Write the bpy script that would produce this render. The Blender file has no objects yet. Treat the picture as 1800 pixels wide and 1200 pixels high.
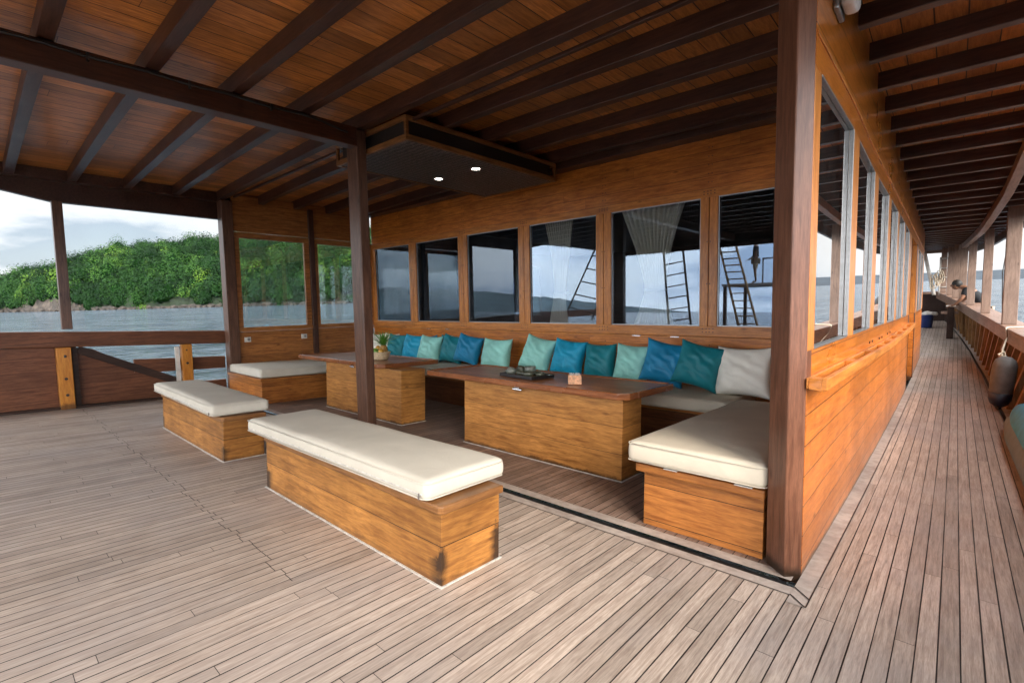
import bpy, bmesh, math, random
import numpy as np
from mathutils import Vector, Matrix, noise
random.seed(7)
R = math.radians
S = bpy.context.scene
COL = S.collection

# ------------------------------------------------------------------ camera
CAMZ = 1.4
yaw, pitch, roll = -0.734562, -0.0761360, -0.0171261
f = Vector((math.sin(yaw)*math.cos(pitch), math.cos(yaw)*math.cos(pitch), math.sin(pitch)))
r = f.cross(Vector((0, 0, 1))).normalized(); u = r.cross(f)
c_, s_ = math.cos(roll), math.sin(roll)
r2 = c_*r+s_*u; u2 = -s_*r+c_*u
cam_d = bpy.data.cameras.new('camera'); cam = bpy.data.objects.new('camera', cam_d); COL.objects.link(cam)
M = Matrix((r2, u2, -f)).transposed().to_4x4(); M.translation = Vector((0, 0, CAMZ))
cam.matrix_world = M
cam_d.sensor_width = 36; cam_d.lens = 864.01/1800*36
cam_d.clip_start = 0.05; cam_d.clip_end = 30000
S.camera = cam

# ------------------------------------------------------------------ world
SUN_EL, SUN_AZ = R(32), R(118)      # azimuth measured from +Y towards +X
w = bpy.data.worlds.new('World'); S.world = w; w.use_nodes = True
nt = w.node_tree; nt.nodes.clear(); N = nt.nodes.new; L = nt.links.new
out = N('ShaderNodeOutputWorld')
sky = N('ShaderNodeTexSky'); sky.sky_type = 'NISHITA'; sky.sun_disc = False
sky.sun_elevation = SUN_EL; sky.sun_rotation = SUN_AZ; sky.air_density = 1.3; sky.dust_density = 2.5
bg1 = N('ShaderNodeBackground'); bg1.inputs[1].default_value = 0.05; L(sky.outputs[0], bg1.inputs[0])
tc = N('ShaderNodeTexCoord')
mp = N('ShaderNodeMapping'); mp.inputs['Scale'].default_value = (1.0, 1.0, 3.4); mp.inputs['Location'].default_value = (3.1, 1.7, 0.4)
L(tc.outputs['Generated'], mp.inputs[0])
n1 = N('ShaderNodeTexNoise'); n1.inputs['Scale'].default_value = 2.6; n1.inputs['Detail'].default_value = 8; n1.inputs['Roughness'].default_value = .55
L(mp.outputs[0], n1.inputs[0])
cr = N('ShaderNodeValToRGB'); L(n1.outputs[0], cr.inputs[0])
cr.color_ramp.elements[0].position = .40; cr.color_ramp.elements[0].color = (.40, .47, .58, 1)
cr.color_ramp.elements[1].position = .57; cr.color_ramp.elements[1].color = (1.0, .985, .96, 1)
e = cr.color_ramp.elements.new(.47); e.color = (.84, .86, .90, 1)
bg2 = N('ShaderNodeBackground'); bg2.inputs[1].default_value = 0.92; L(cr.outputs[0], bg2.inputs[0])
mk = N('ShaderNodeValToRGB'); mk.color_ramp.elements[0].position = .30; mk.color_ramp.elements[0].color = (.72,)*3+(1,)
mk.color_ramp.elements[1].position = .50; mk.color_ramp.elements[1].color = (.97,)*3+(1,)
n2 = N('ShaderNodeTexNoise'); n2.inputs['Scale'].default_value = 1.3; n2.inputs['Detail'].default_value = 5; L(mp.outputs[0], n2.inputs[0]); L(n2.outputs[0], mk.inputs[0])
# overcast shaped brighter on the sun's starboard quarter to light the covered deck
vd = N('ShaderNodeVectorMath'); vd.operation = 'DOT_PRODUCT'; L(tc.outputs['Generated'], vd.inputs[0]); vd.inputs[1].default_value = (.62, -.74, .26)
mr = N('ShaderNodeMapRange'); L(vd.outputs['Value'], mr.inputs[0]); mr.inputs[1].default_value = -1; mr.inputs[2].default_value = 1
cv = N('ShaderNodeValToRGB'); L(mr.outputs[0], cv.inputs[0]); cv.color_ramp.interpolation = 'B_SPLINE'
for i, (p_, v_) in enumerate(((0, .11), (.25, .135), (.45, .30), (.70, .80), (1, 1.2))):
    e = cv.color_ramp.elements[i if i == 0 else -1] if i in (0,) else cv.color_ramp.elements.new(p_) if p_ < 1 else cv.color_ramp.elements[-1]
    e.position = p_; e.color = (v_, v_, v_, 1)
ml = N('ShaderNodeMath'); ml.operation = 'MULTIPLY'; ml.inputs[1].default_value = 1.6; L(cv.outputs[0], ml.inputs[0]); L(ml.outputs[0], bg2.inputs[1])
mx = N('ShaderNodeMixShader'); L(mk.outputs[0], mx.inputs[0]); L(bg1.outputs[0], mx.inputs[1]); L(bg2.outputs[0], mx.inputs[2])
L(mx.outputs[0], out.inputs[0])

sd = bpy.data.lights.new('sun', 'SUN'); sd.energy = 1.1; sd.angle = R(26); sd.color = (1, .88, .74)
so = bpy.data.objects.new('sun', sd); COL.objects.link(so)
sv = Vector((math.sin(SUN_AZ)*math.cos(SUN_EL), math.cos(SUN_AZ)*math.cos(SUN_EL), math.sin(SUN_EL)))
so.rotation_euler = sv.to_track_quat('Z', 'Y').to_euler(); so.location = sv*60

S.render.engine = 'CYCLES'
S.view_settings.view_transform = 'Standard'; S.view_settings.look = 'None'
S.view_settings.exposure = 2.4; S.view_settings.gamma = 1.0
S.cycles.max_bounces = 9; S.cycles.diffuse_bounces = 5; S.cycles.glossy_bounces = 4
S.cycles.transmission_bounces = 4; S.cycles.transparent_max_bounces = 16
S.cycles.caustics_reflective = False; S.cycles.caustics_refractive = False
S.cycles.use_denoising = True

# ------------------------------------------------------------------ materials
def mat(name):
    m = bpy.data.materials.new(name); m.use_nodes = True
    t = m.node_tree; b = t.nodes['Principled BSDF']
    return m, t, b
def ramp(t, src, stops):
    n = t.nodes.new('ShaderNodeValToRGB'); cr = n.color_ramp
    for i, (p, c) in enumerate(stops):
        e = cr.elements[i] if i < 2 else cr.elements.new(p)
        e.position = p; e.color = (*c, 1)
    t.links.new(src, n.inputs[0]); return n.outputs[0]
def math_(t, op, a, b=None, c=None):
    n = t.nodes.new('ShaderNodeMath'); n.operation = op
    for i, v in enumerate((a, b, c)):
        if v is None: continue
        if isinstance(v, (int, float)): n.inputs[i].default_value = v
        else: t.links.new(v, n.inputs[i])
    return n.outputs[0]
def mixc(t, fac, a, b, mode='MIX'):
    n = t.nodes.new('ShaderNodeMix'); n.data_type = 'RGBA'; n.blend_type = mode
    for i, v in ((0, fac), (6, a), (7, b)):
        if isinstance(v, (int, float)): n.inputs[i].default_value = v
        elif isinstance(v, tuple): n.inputs[i].default_value = (*v, 1) if len(v) == 3 else v
        else: t.links.new(v, n.inputs[i])
    return n.outputs[2]
def noise_(t, vec, scale=5, detail=4, rough=.5, dist=0, dim='3D'):
    n = t.nodes.new('ShaderNodeTexNoise'); n.noise_dimensions = dim
    n.inputs['Scale'].default_value = scale; n.inputs['Detail'].default_value = detail
    n.inputs['Roughness'].default_value = rough; n.inputs['Distortion'].default_value = dist
    if vec is not None: t.links.new(vec, n.inputs['Vector'])
    return n.outputs[0]
def white(t, a, b=None):
    n = t.nodes.new('ShaderNodeTexWhiteNoise'); n.noise_dimensions = '2D'
    cmb = t.nodes.new('ShaderNodeCombineXYZ')
    t.links.new(a, cmb.inputs[0])
    if b is not None: t.links.new(b, cmb.inputs[1])
    t.links.new(cmb.outputs[0], n.inputs['Vector']); return n.outputs[0]

def wood(name, c1, c2, grain='X', seam=None, width=.12, off=0, L_=None, seam_w=.003, seam_c=(.015, .009, .006),
         rough=.42, coat=0., var=.35, gscale=16., bump=.25, blotch=.35, stain=None, zbase=False, fixed_butt=None, spec=.5, streak=None, wet=False, knots=1., corner=None, coat_r=.22):
    """boards: grain runs along an axis, seams repeat across another; all in object coordinates"""
    m, t, b = mat(name); lk = t.links.new
    tc = t.nodes.new('ShaderNodeTexCoord'); sx = t.nodes.new('ShaderNodeSeparateXYZ'); lk(tc.outputs['Object'], sx.inputs[0])
    ax = {'X': 0, 'Y': 1, 'Z': 2}; co = [sx.outputs[i] for i in range(3)]
    g = ax[grain[0]]
    mask = None; val = None; idx = None
    if seam:
        q = math_(t, 'DIVIDE', math_(t, 'ADD', co[ax[seam]], off), width)
        idx = math_(t, 'FLOOR', q); fr = math_(t, 'FRACT', q)
        d = math_(t, 'MINIMUM', fr, math_(t, 'SUBTRACT', 1.0, fr))
        wn = noise_(t, tc.outputs['Object'], 1.1, 3, .5)
        mask = math_(t, 'LESS_THAN', d, math_(t, 'MULTIPLY', ramp(t, wn, [(.36, (.62,)*3), (.5, (1, 1, 1))]), seam_w/width*.56))
        val = white(t, idx)
        if L_:
            pos = math_(t, 'ADD', math_(t, 'DIVIDE', co[g], L_), math_(t, 'MULTIPLY', white(t, math_(t, 'ADD', idx, 31.7)), 7.0))
            seg = math_(t, 'FLOOR', pos); f2 = math_(t, 'FRACT', pos)
            d2 = math_(t, 'MINIMUM', f2, math_(t, 'SUBTRACT', 1.0, f2))
            mask = math_(t, 'MAXIMUM', mask, math_(t, 'LESS_THAN', d2, seam_w/L_/2*.45))
            val = white(t, idx, seg)
            if fixed_butt is not None:
                yb, xlim = fixed_butt
                near = math_(t, 'LESS_THAN', math_(t, 'ABSOLUTE', math_(t, 'SUBTRACT', co[g], math_(t, 'ADD', yb, math_(t, 'MULTIPLY', white(t, math_(t, 'ADD', idx, 5.3)), .05)))), seam_w*.40)
                near = math_(t, 'MULTIPLY', near, math_(t, 'LESS_THAN', co[ax[seam]], xlim))
                mask = math_(t, 'MAXIMUM', mask, near)
    # stretched grain
    cmb = t.nodes.new('ShaderNodeCombineXYZ')
    for i in range(3):
        k = 1.3 if i in [ax[a] for a in grain] else gscale
        v = math_(t, 'MULTIPLY', co[i], k)
        if val is not None: v = math_(t, 'ADD', v, math_(t, 'MULTIPLY', val, 13.0+i*7))
        lk(v, cmb.inputs[i])
    gr = noise_(t, cmb.outputs[0], 2.6, 8, .60, .5)
    fine = noise_(t, cmb.outputs[0], 13.0, 3, .6, .1)
    col = ramp(t, gr, [(.30, c2), (.60, c1)])
    bl = noise_(t, tc.outputs['Object'], 1.7, 4, .6, .3)
    col = mixc(t, math_(t, 'MULTIPLY', ramp(t, bl, [(.35, (0, 0, 0)), (.7, (1, 1, 1))]), blotch), col, tuple(x*.5 for x in c2))
    if val is not None:
        hs = t.nodes.new('ShaderNodeHueSaturation'); lk(col, hs.inputs['Color'])
        lk(math_(t, 'ADD', 1-var/2, math_(t, 'MULTIPLY', val, var)), hs.inputs['Value']); col = hs.outputs[0]
    col = mixc(t, math_(t, 'MULTIPLY', ramp(t, fine, [(.42, (1, 1, 1)), (.56, (0, 0, 0))]), .22), col, tuple(x*.35 for x in c2))
    # knots, dents and worn patches
    kn = t.nodes.new('ShaderNodeTexVoronoi'); kn.inputs['Scale'].default_value = 1.0; kn.inputs['Randomness'].default_value = 1.0
    cm2 = t.nodes.new('ShaderNodeCombineXYZ')
    for i in range(3): lk(math_(t, 'MULTIPLY', co[i], 2.2 if i in [ax[a] for a in grain] else 5.0), cm2.inputs[i])
    lk(cm2.outputs[0], kn.inputs['Vector'])
    col = mixc(t, math_(t, 'MULTIPLY', ramp(t, kn.outputs['Distance'], [(.03, (1, 1, 1)), (.10, (0, 0, 0))]), .55*knots), col, tuple(x*.22 for x in c2))
    if stain:      # old water damage creeping up from the foot of the boards: (height, strength)
        h, st = stain
        nz = noise_(t, tc.outputs['Object'], 6.0, 5, .7, .6)
        zz_ = co[2]
        if zbase:      # height above the sloping deck
            dy = math_(t, 'SUBTRACT', co[1], 3.0)
            zz_ = math_(t, 'SUBTRACT', math_(t, 'ADD', zz_, math_(t, 'MULTIPLY', co[1], .035)), math_(t, 'MULTIPLY', math_(t, 'MULTIPLY', dy, dy), .004))
        k = math_(t, 'SUBTRACT', math_(t, 'MULTIPLY', nz, h*2.6), zz_)
        k = ramp(t, k, [(.0, (0, 0, 0)), (h*.9, (1, 1, 1))])
        if corner:     # damage gathers at the corners of the box
            cf = ramp(t, math_(t, 'ADD', math_(t, 'DIVIDE', math_(t, 'ABSOLUTE', co[0]), 1.3), math_(t, 'MULTIPLY', nz, .09)), [(corner/1.3-.02, (.10,)*3), (corner/1.3+.045, (1, 1, 1))])
            cy_ = ramp(t, math_(t, 'ADD', math_(t, 'ABSOLUTE', math_(t, 'SUBTRACT', co[1], .205)), math_(t, 'MULTIPLY', nz, .12)), [(.20, (.10,)*3), (.262, (1, 1, 1))])
            cf = math_(t, 'MULTIPLY', cf, cy_)
            lo = math_(t, 'SUBTRACT', math_(t, 'MULTIPLY', nz, .40), zz_)
            k = math_(t, 'MAXIMUM', math_(t, 'MULTIPLY', k, .45), math_(t, 'MULTIPLY', cf, ramp(t, lo, [(0, (0, 0, 0)), (.05, (1, 1, 1))])))
        col = mixc(t, math_(t, 'MULTIPLY', k, st), col, (.028, .016, .010))
    if streak:
        n3 = noise_(t, tc.outputs['Object'], .9, 5, .6, .5)
        col = mixc(t, math_(t, 'MULTIPLY', ramp(t, n3, [(.46, (0, 0, 0)), (.66, (1, 1, 1))]), streak[1]), col, streak[0])
    if wet:        # drip marks soaked into the planks at the edge of the lounge
        n4 = noise_(t, tc.outputs['Object'], 5.5, 5, .7, .9)
        for px_, py_, rr_ in ((-1.62, 2.42, .42), (-2.7, 2.55, .3), (-5.2, 2.6, .5)):
            dd = math_(t, 'ADD', math_(t, 'POWER', math_(t, 'SUBTRACT', co[0], px_), 2.0), math_(t, 'POWER', math_(t, 'SUBTRACT', co[1], py_), 2.0))
            k_ = math_(t, 'MULTIPLY', math_(t, 'SUBTRACT', 1.0, math_(t, 'DIVIDE', math_(t, 'SQRT', dd), rr_)), 1.0)
            k_ = ramp(t, math_(t, 'ADD', math_(t, 'MULTIPLY', k_, .5), math_(t, 'SUBTRACT', n4, .5)), [(.10, (0, 0, 0)), (.22, (1, 1, 1))])
            col = mixc(t, math_(t, 'MULTIPLY', k_, .5), col, (.11, .07, .052))
    h = math_(t, 'MULTIPLY', gr, .35)
    if mask is not None:
        col = mixc(t, mask, col, seam_c)
        h = math_(t, 'SUBTRACT', h, math_(t, 'MULTIPLY', mask, 1.0))
    lk(col, b.inputs['Base Color'])
    rr = math_(t, 'ADD', rough-.08, math_(t, 'MULTIPLY', bl, .2)); lk(rr, b.inputs['Roughness'])
    b.inputs['Coat Weight'].default_value = coat; b.inputs['Coat Roughness'].default_value = coat_r
    b.inputs['Specular IOR Level'].default_value = spec*.5
    bp = t.nodes.new('ShaderNodeBump'); bp.inputs['Strength'].default_value = bump; bp.inputs['Distance'].default_value = .004
    lk(h, bp.inputs['Height']); lk(bp.outputs[0], b.inputs['Normal'])
    return m
def plain(name, c, rough=.5, metal=0., nscale=8., nvar=.25, bump=0., coat=0., sheen=0., dist=.003):
    m, t, b = mat(name); lk = t.links.new
    tc = t.nodes.new('ShaderNodeTexCoord')
    n = noise_(t, tc.outputs['Object'], nscale, 5, .6)
    col = ramp(t, n, [(.3, tuple(x*(1-nvar) for x in c)), (.7, tuple(min(1, x*(1+nvar*.5)) for x in c))])
    lk(col, b.inputs['Base Color']); b.inputs['Roughness'].default_value = rough; b.inputs['Metallic'].default_value = metal
    b.inputs['Coat Weight'].default_value = coat
    if sheen: b.inputs['Sheen Weight'].default_value = sheen; b.inputs['Sheen Roughness'].default_value = .35; b.inputs['Sheen Tint'].default_value = (*[min(1, x*1.5+.15) for x in c], 1)
    if bump:
        bp = t.nodes.new('ShaderNodeBump'); bp.inputs['Strength'].default_value = bump; bp.inputs['Distance'].default_value = dist
        lk(n, bp.inputs['Height']); lk(bp.outputs[0], b.inputs['Normal'])
    return m
def fabric(name, c, rough=.85, sheen=.0, weave=700., wr=.35, wscale=5., nvar=.12):
    m, t, b = mat(name); lk = t.links.new
    tc = t.nodes.new('ShaderNodeTexCoord')
    n = noise_(t, tc.outputs['Object'], 3.5, 4, .55, .4)
    col = ramp(t, n, [(.3, tuple(x*(1-nvar) for x in c)), (.7, c)])
    lk(col, b.inputs['Base Color']); b.inputs['Roughness'].default_value = rough
    if sheen:
        b.inputs['Sheen Weight'].default_value = sheen; b.inputs['Sheen Roughness'].default_value = .3
        b.inputs['Sheen Tint'].default_value = (*[min(1, x*1.3+.1) for x in c], 1)
    n2 = noise_(t, tc.outputs['Object'], wscale, 5, .62, 1.2); n3 = noise_(t, tc.outputs['Object'], weave, 2, .5)
    bp = t.nodes.new('ShaderNodeBump'); bp.inputs['Strength'].default_value = wr; bp.inputs['Distance'].default_value = .03
    lk(math_(t, 'ADD', n2, math_(t, 'MULTIPLY', n3, .015)), bp.inputs['Height']); lk(bp.outputs[0], b.inputs['Normal'])
    return m
def glass(name, tint=(.78, .84, .86), base=.2, fres=.75, refl=(.86, .92, 1.0), grime=.0):
    m, t, b = mat(name); lk = t.links.new; t.nodes.remove(b)
    o = t.nodes['Material Output']
    tr = t.nodes.new('ShaderNodeBsdfTransparent'); tr.inputs[0].default_value = (*tint, 1)
    gl = t.nodes.new('ShaderNodeBsdfGlossy'); gl.inputs['Roughness'].default_value = .0; gl.inputs['Color'].default_value = (*refl, 1)
    lw = t.nodes.new('ShaderNodeFresnel'); lw.inputs[0].default_value = 1.5
    fac = math_(t, 'MINIMUM', 1.0, math_(t, 'ADD', base, math_(t, 'MULTIPLY', lw.outputs[0], fres)))
    mx = t.nodes.new('ShaderNodeMixShader'); lk(fac, mx.inputs[0]); lk(tr.outputs[0], mx.inputs[1]); lk(gl.outputs[0], mx.inputs[2])
    last = mx.outputs[0]
    if grime:
        df = t.nodes.new('ShaderNodeBsdfDiffuse'); df.inputs[0].default_value = (.6, .62, .62, 1)
        tc = t.nodes.new('ShaderNodeTexCoord'); mp = t.nodes.new('ShaderNodeMapping'); mp.inputs['Scale'].default_value = (6, 6, .8); lk(tc.outputs['Object'], mp.inputs[0])
        n = noise_(t, mp.outputs[0], 2.2, 6, .65)
        m2 = t.nodes.new('ShaderNodeMixShader'); lk(math_(t, 'MULTIPLY', ramp(t, n, [(.35, (0, 0, 0)), (.8, (1, 1, 1))]), grime), m2.inputs[0])
        lk(last, m2.inputs[1]); lk(df.outputs[0], m2.inputs[2]); last = m2.outputs[0]
    lk(last, o.inputs[0]); return m

TEAK, TEAK2 = (.66, .225, .038), (.32, .088, .014)
GOLD, GOLD2 = (.52, .235, .058), (.21, .078, .019)
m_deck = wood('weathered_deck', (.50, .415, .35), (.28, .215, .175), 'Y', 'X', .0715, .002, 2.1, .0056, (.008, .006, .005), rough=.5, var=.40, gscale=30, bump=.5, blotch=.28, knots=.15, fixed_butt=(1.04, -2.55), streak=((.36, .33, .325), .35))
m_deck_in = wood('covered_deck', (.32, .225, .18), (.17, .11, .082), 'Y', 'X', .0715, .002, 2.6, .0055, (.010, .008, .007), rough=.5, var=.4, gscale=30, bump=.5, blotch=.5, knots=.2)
m_margin = wood('deck_margin', (.48, .42, .375), (.34, .28, .245), 'XY', None, rough=.6, gscale=24, bump=.4)
m_bench = wood('bench_timber', GOLD, GOLD2, 'XY', 'Z', .212, .212, None, .004, rough=.45, coat=.15, var=.25, gscale=14, stain=(.045, .95), blotch=.5, corner=1.06)
m_table = wood('table_timber', (.54, .245, .064), (.24, .092, .021), 'XY', 'Z', .232, .0, None, .003, rough=.42, coat=.2, var=.2, gscale=14, stain=(.03, .8), blotch=.3)
m_rim = wood('rim_timber', (.33, .15, .05), (.16, .065, .02), 'XY', None, rough=.4, coat=.25, gscale=16, blotch=.45)
m_top = wood('tabletop_varnish', (.38, .15, .055), (.19, .066, .024), 'X', 'Y', .14, .03, None, .0025, rough=.34, coat=.25, var=.25, gscale=14, bump=.12)
m_toprim = wood('tabletop_rim', (.30, .105, .035), (.17, .05, .017), 'XY', None, rough=.25, coat=.6, gscale=14, bump=.12)
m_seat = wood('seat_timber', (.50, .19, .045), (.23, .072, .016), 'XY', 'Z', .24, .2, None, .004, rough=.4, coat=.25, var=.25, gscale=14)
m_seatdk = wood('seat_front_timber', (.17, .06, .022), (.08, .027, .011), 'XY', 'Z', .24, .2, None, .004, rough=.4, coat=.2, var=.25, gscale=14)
m_wall = wood('cabin_teak', TEAK, TEAK2, 'X', 'Z', .145, .03, 3.3, .0045, (.07, .022, .007), rough=.36, coat=.3, var=.18, gscale=13, bump=.18)
m_frame = wood('window_frame_teak', (.68, .255, .048), (.36, .115, .020), 'Z', None, rough=.35, coat=.3, gscale=13, bump=.15)
m_frameh = wood('window_rail_teak', (.68, .255, .048), (.36, .115, .020), 'XY', None, rough=.35, coat=.3, gscale=13, bump=.15)
m_side = wood('side_wall_teak', (.64, .20, .030), (.40, .105, .014), 'Y', 'Z', .165, .045, 2.9, .0055, (.06, .02, .006), rough=.32, coat=.35, coat_r=.12, var=.22, gscale=14, bump=.10, stain=(.035, .85), zbase=True)
m_sidetop = wood('side_top_teak', (.64, .205, .028), (.42, .115, .013), 'Y', 'Z', .24, .1, 3.1, .005, (.08, .03, .008), rough=.28, coat=.6, coat_r=.08, var=.12, gscale=14, bump=.06, blotch=.15)
m_ceil = wood('ceiling_boards', (.64, .25, .060), (.30, .105, .025), 'Y', 'X', .18, .01, 2.3, .008, (.006, .004, .003), rough=.38, coat=.3, var=.7, gscale=15, bump=.3, blotch=.45)
m_beam = wood('beam_timber', (.085, .038, .026), (.038, .016, .012), 'X', None, rough=.36, coat=.25, gscale=14, bump=.25)
m_girder = wood('girder_timber', (.09, .034, .018), (.045, .017, .010), 'Y', None, rough=.36, coat=.25, gscale=14, bump=.25)
m_post = wood('post_timber', (.15, .075, .048), (.070, .034, .022), 'Z', None, rough=.38, coat=.2, gscale=15, bump=.2, blotch=.3)
m_cpost = wood('corner_post_timber', (.20, .088, .052), (.10, .040, .023), 'Z', None, rough=.35, coat=.2, gscale=15, bump=.2, stain=(.05, .95), zbase=True)
m_rail = wood('rail_timber', (.18, .070, .034), (.085, .031, .015), 'Y', 'Z', .21, .10, None, .003, rough=.42, gscale=14, var=.25)
m_rail_y = wood('rail_orange_timber', (.58, .24, .035), (.42, .14, .018), 'Z', None, rough=.4, coat=.3, gscale=9, stain=(.05, .7), blotch=.2)
m_raildk = wood('bulwark_dark_timber', (.05, .026, .018), (.025, .013, .010), 'Y', 'Z', .2, .0, None, .003, rough=.5, gscale=14)
m_cap = wood('cap_rail_timber', (.34, .22, .165), (.19, .115, .085), 'Y', None, rough=.4, gscale=14, coat=.15)
m_rpost = wood('side_post_timber', (.27, .19, .15), (.17, .115, .09), 'Z', None, rough=.45, gscale=16)
m_black = plain('black_rubber', (.012, .012, .013), .5, bump=.2)
m_alu = plain('aluminium', (.30, .30, .30), .35, .85, 30, .15)
m_steel = plain('steel', (.55, .55, .56), .25, 1., 30, .1)
m_plug = plain('dark_plug', (.02, .010, .006), .5)
m_white = plain('white_plastic', (.62, .60, .56), .4)
m_caulk = plain('white_sealant', (.55, .53, .49), .7, nscale=20, nvar=.4)
m_rope = plain('pale_rope', (.50, .42, .32), .9, nscale=60, nvar=.4, bump=.6)
m_cush = fabric('cream_canvas', (.57, .535, .455), wr=.15, wscale=4)
m_cushg = fabric('oat_canvas', (.64, .575, .46), wr=.25, wscale=5)
m_pw = fabric('white_cover', (.90, .87, .78), wr=.30)
m_teal = fabric('dark_teal_velvet', (.004, .22, .27), .55, .35, wr=.30, wscale=6, nvar=.3)
m_blue = fabric('blue_velvet', (.004, .24, .46), .55, .35, wr=.30, wscale=6, nvar=.3)
m_cyan = fabric('bright_blue_velvet', (.006, .37, .60), .55, .35, wr=.30, wscale=6, nvar=.3)
m_aqua = fabric('aqua_velvet', (.33, .74, .66), .55, .3, wr=.30, wscale=6, nvar=.25)
m_glass = glass('coated_window_glass', (.80, .83, .86), .05, 1.0, (.62, .76, .92), .02)
m_sglass = glass('side_window_glass', (.30, .31, .31), .42, 1.0, (.93, .94, .95), .03)
m_clear = glass('screen_glass', (.86, .9, .9), .04, .8, (.9, .95, 1), .10)
m_curt = fabric('curtain_cloth', (.80, .74, .60), wr=.2, wscale=9)
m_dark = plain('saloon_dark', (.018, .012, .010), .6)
m_saloon = wood('saloon_timber', (.09, .04, .02), (.05, .02, .01), 'X', 'Z', .15, 0, None, .003, rough=.4)

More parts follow.
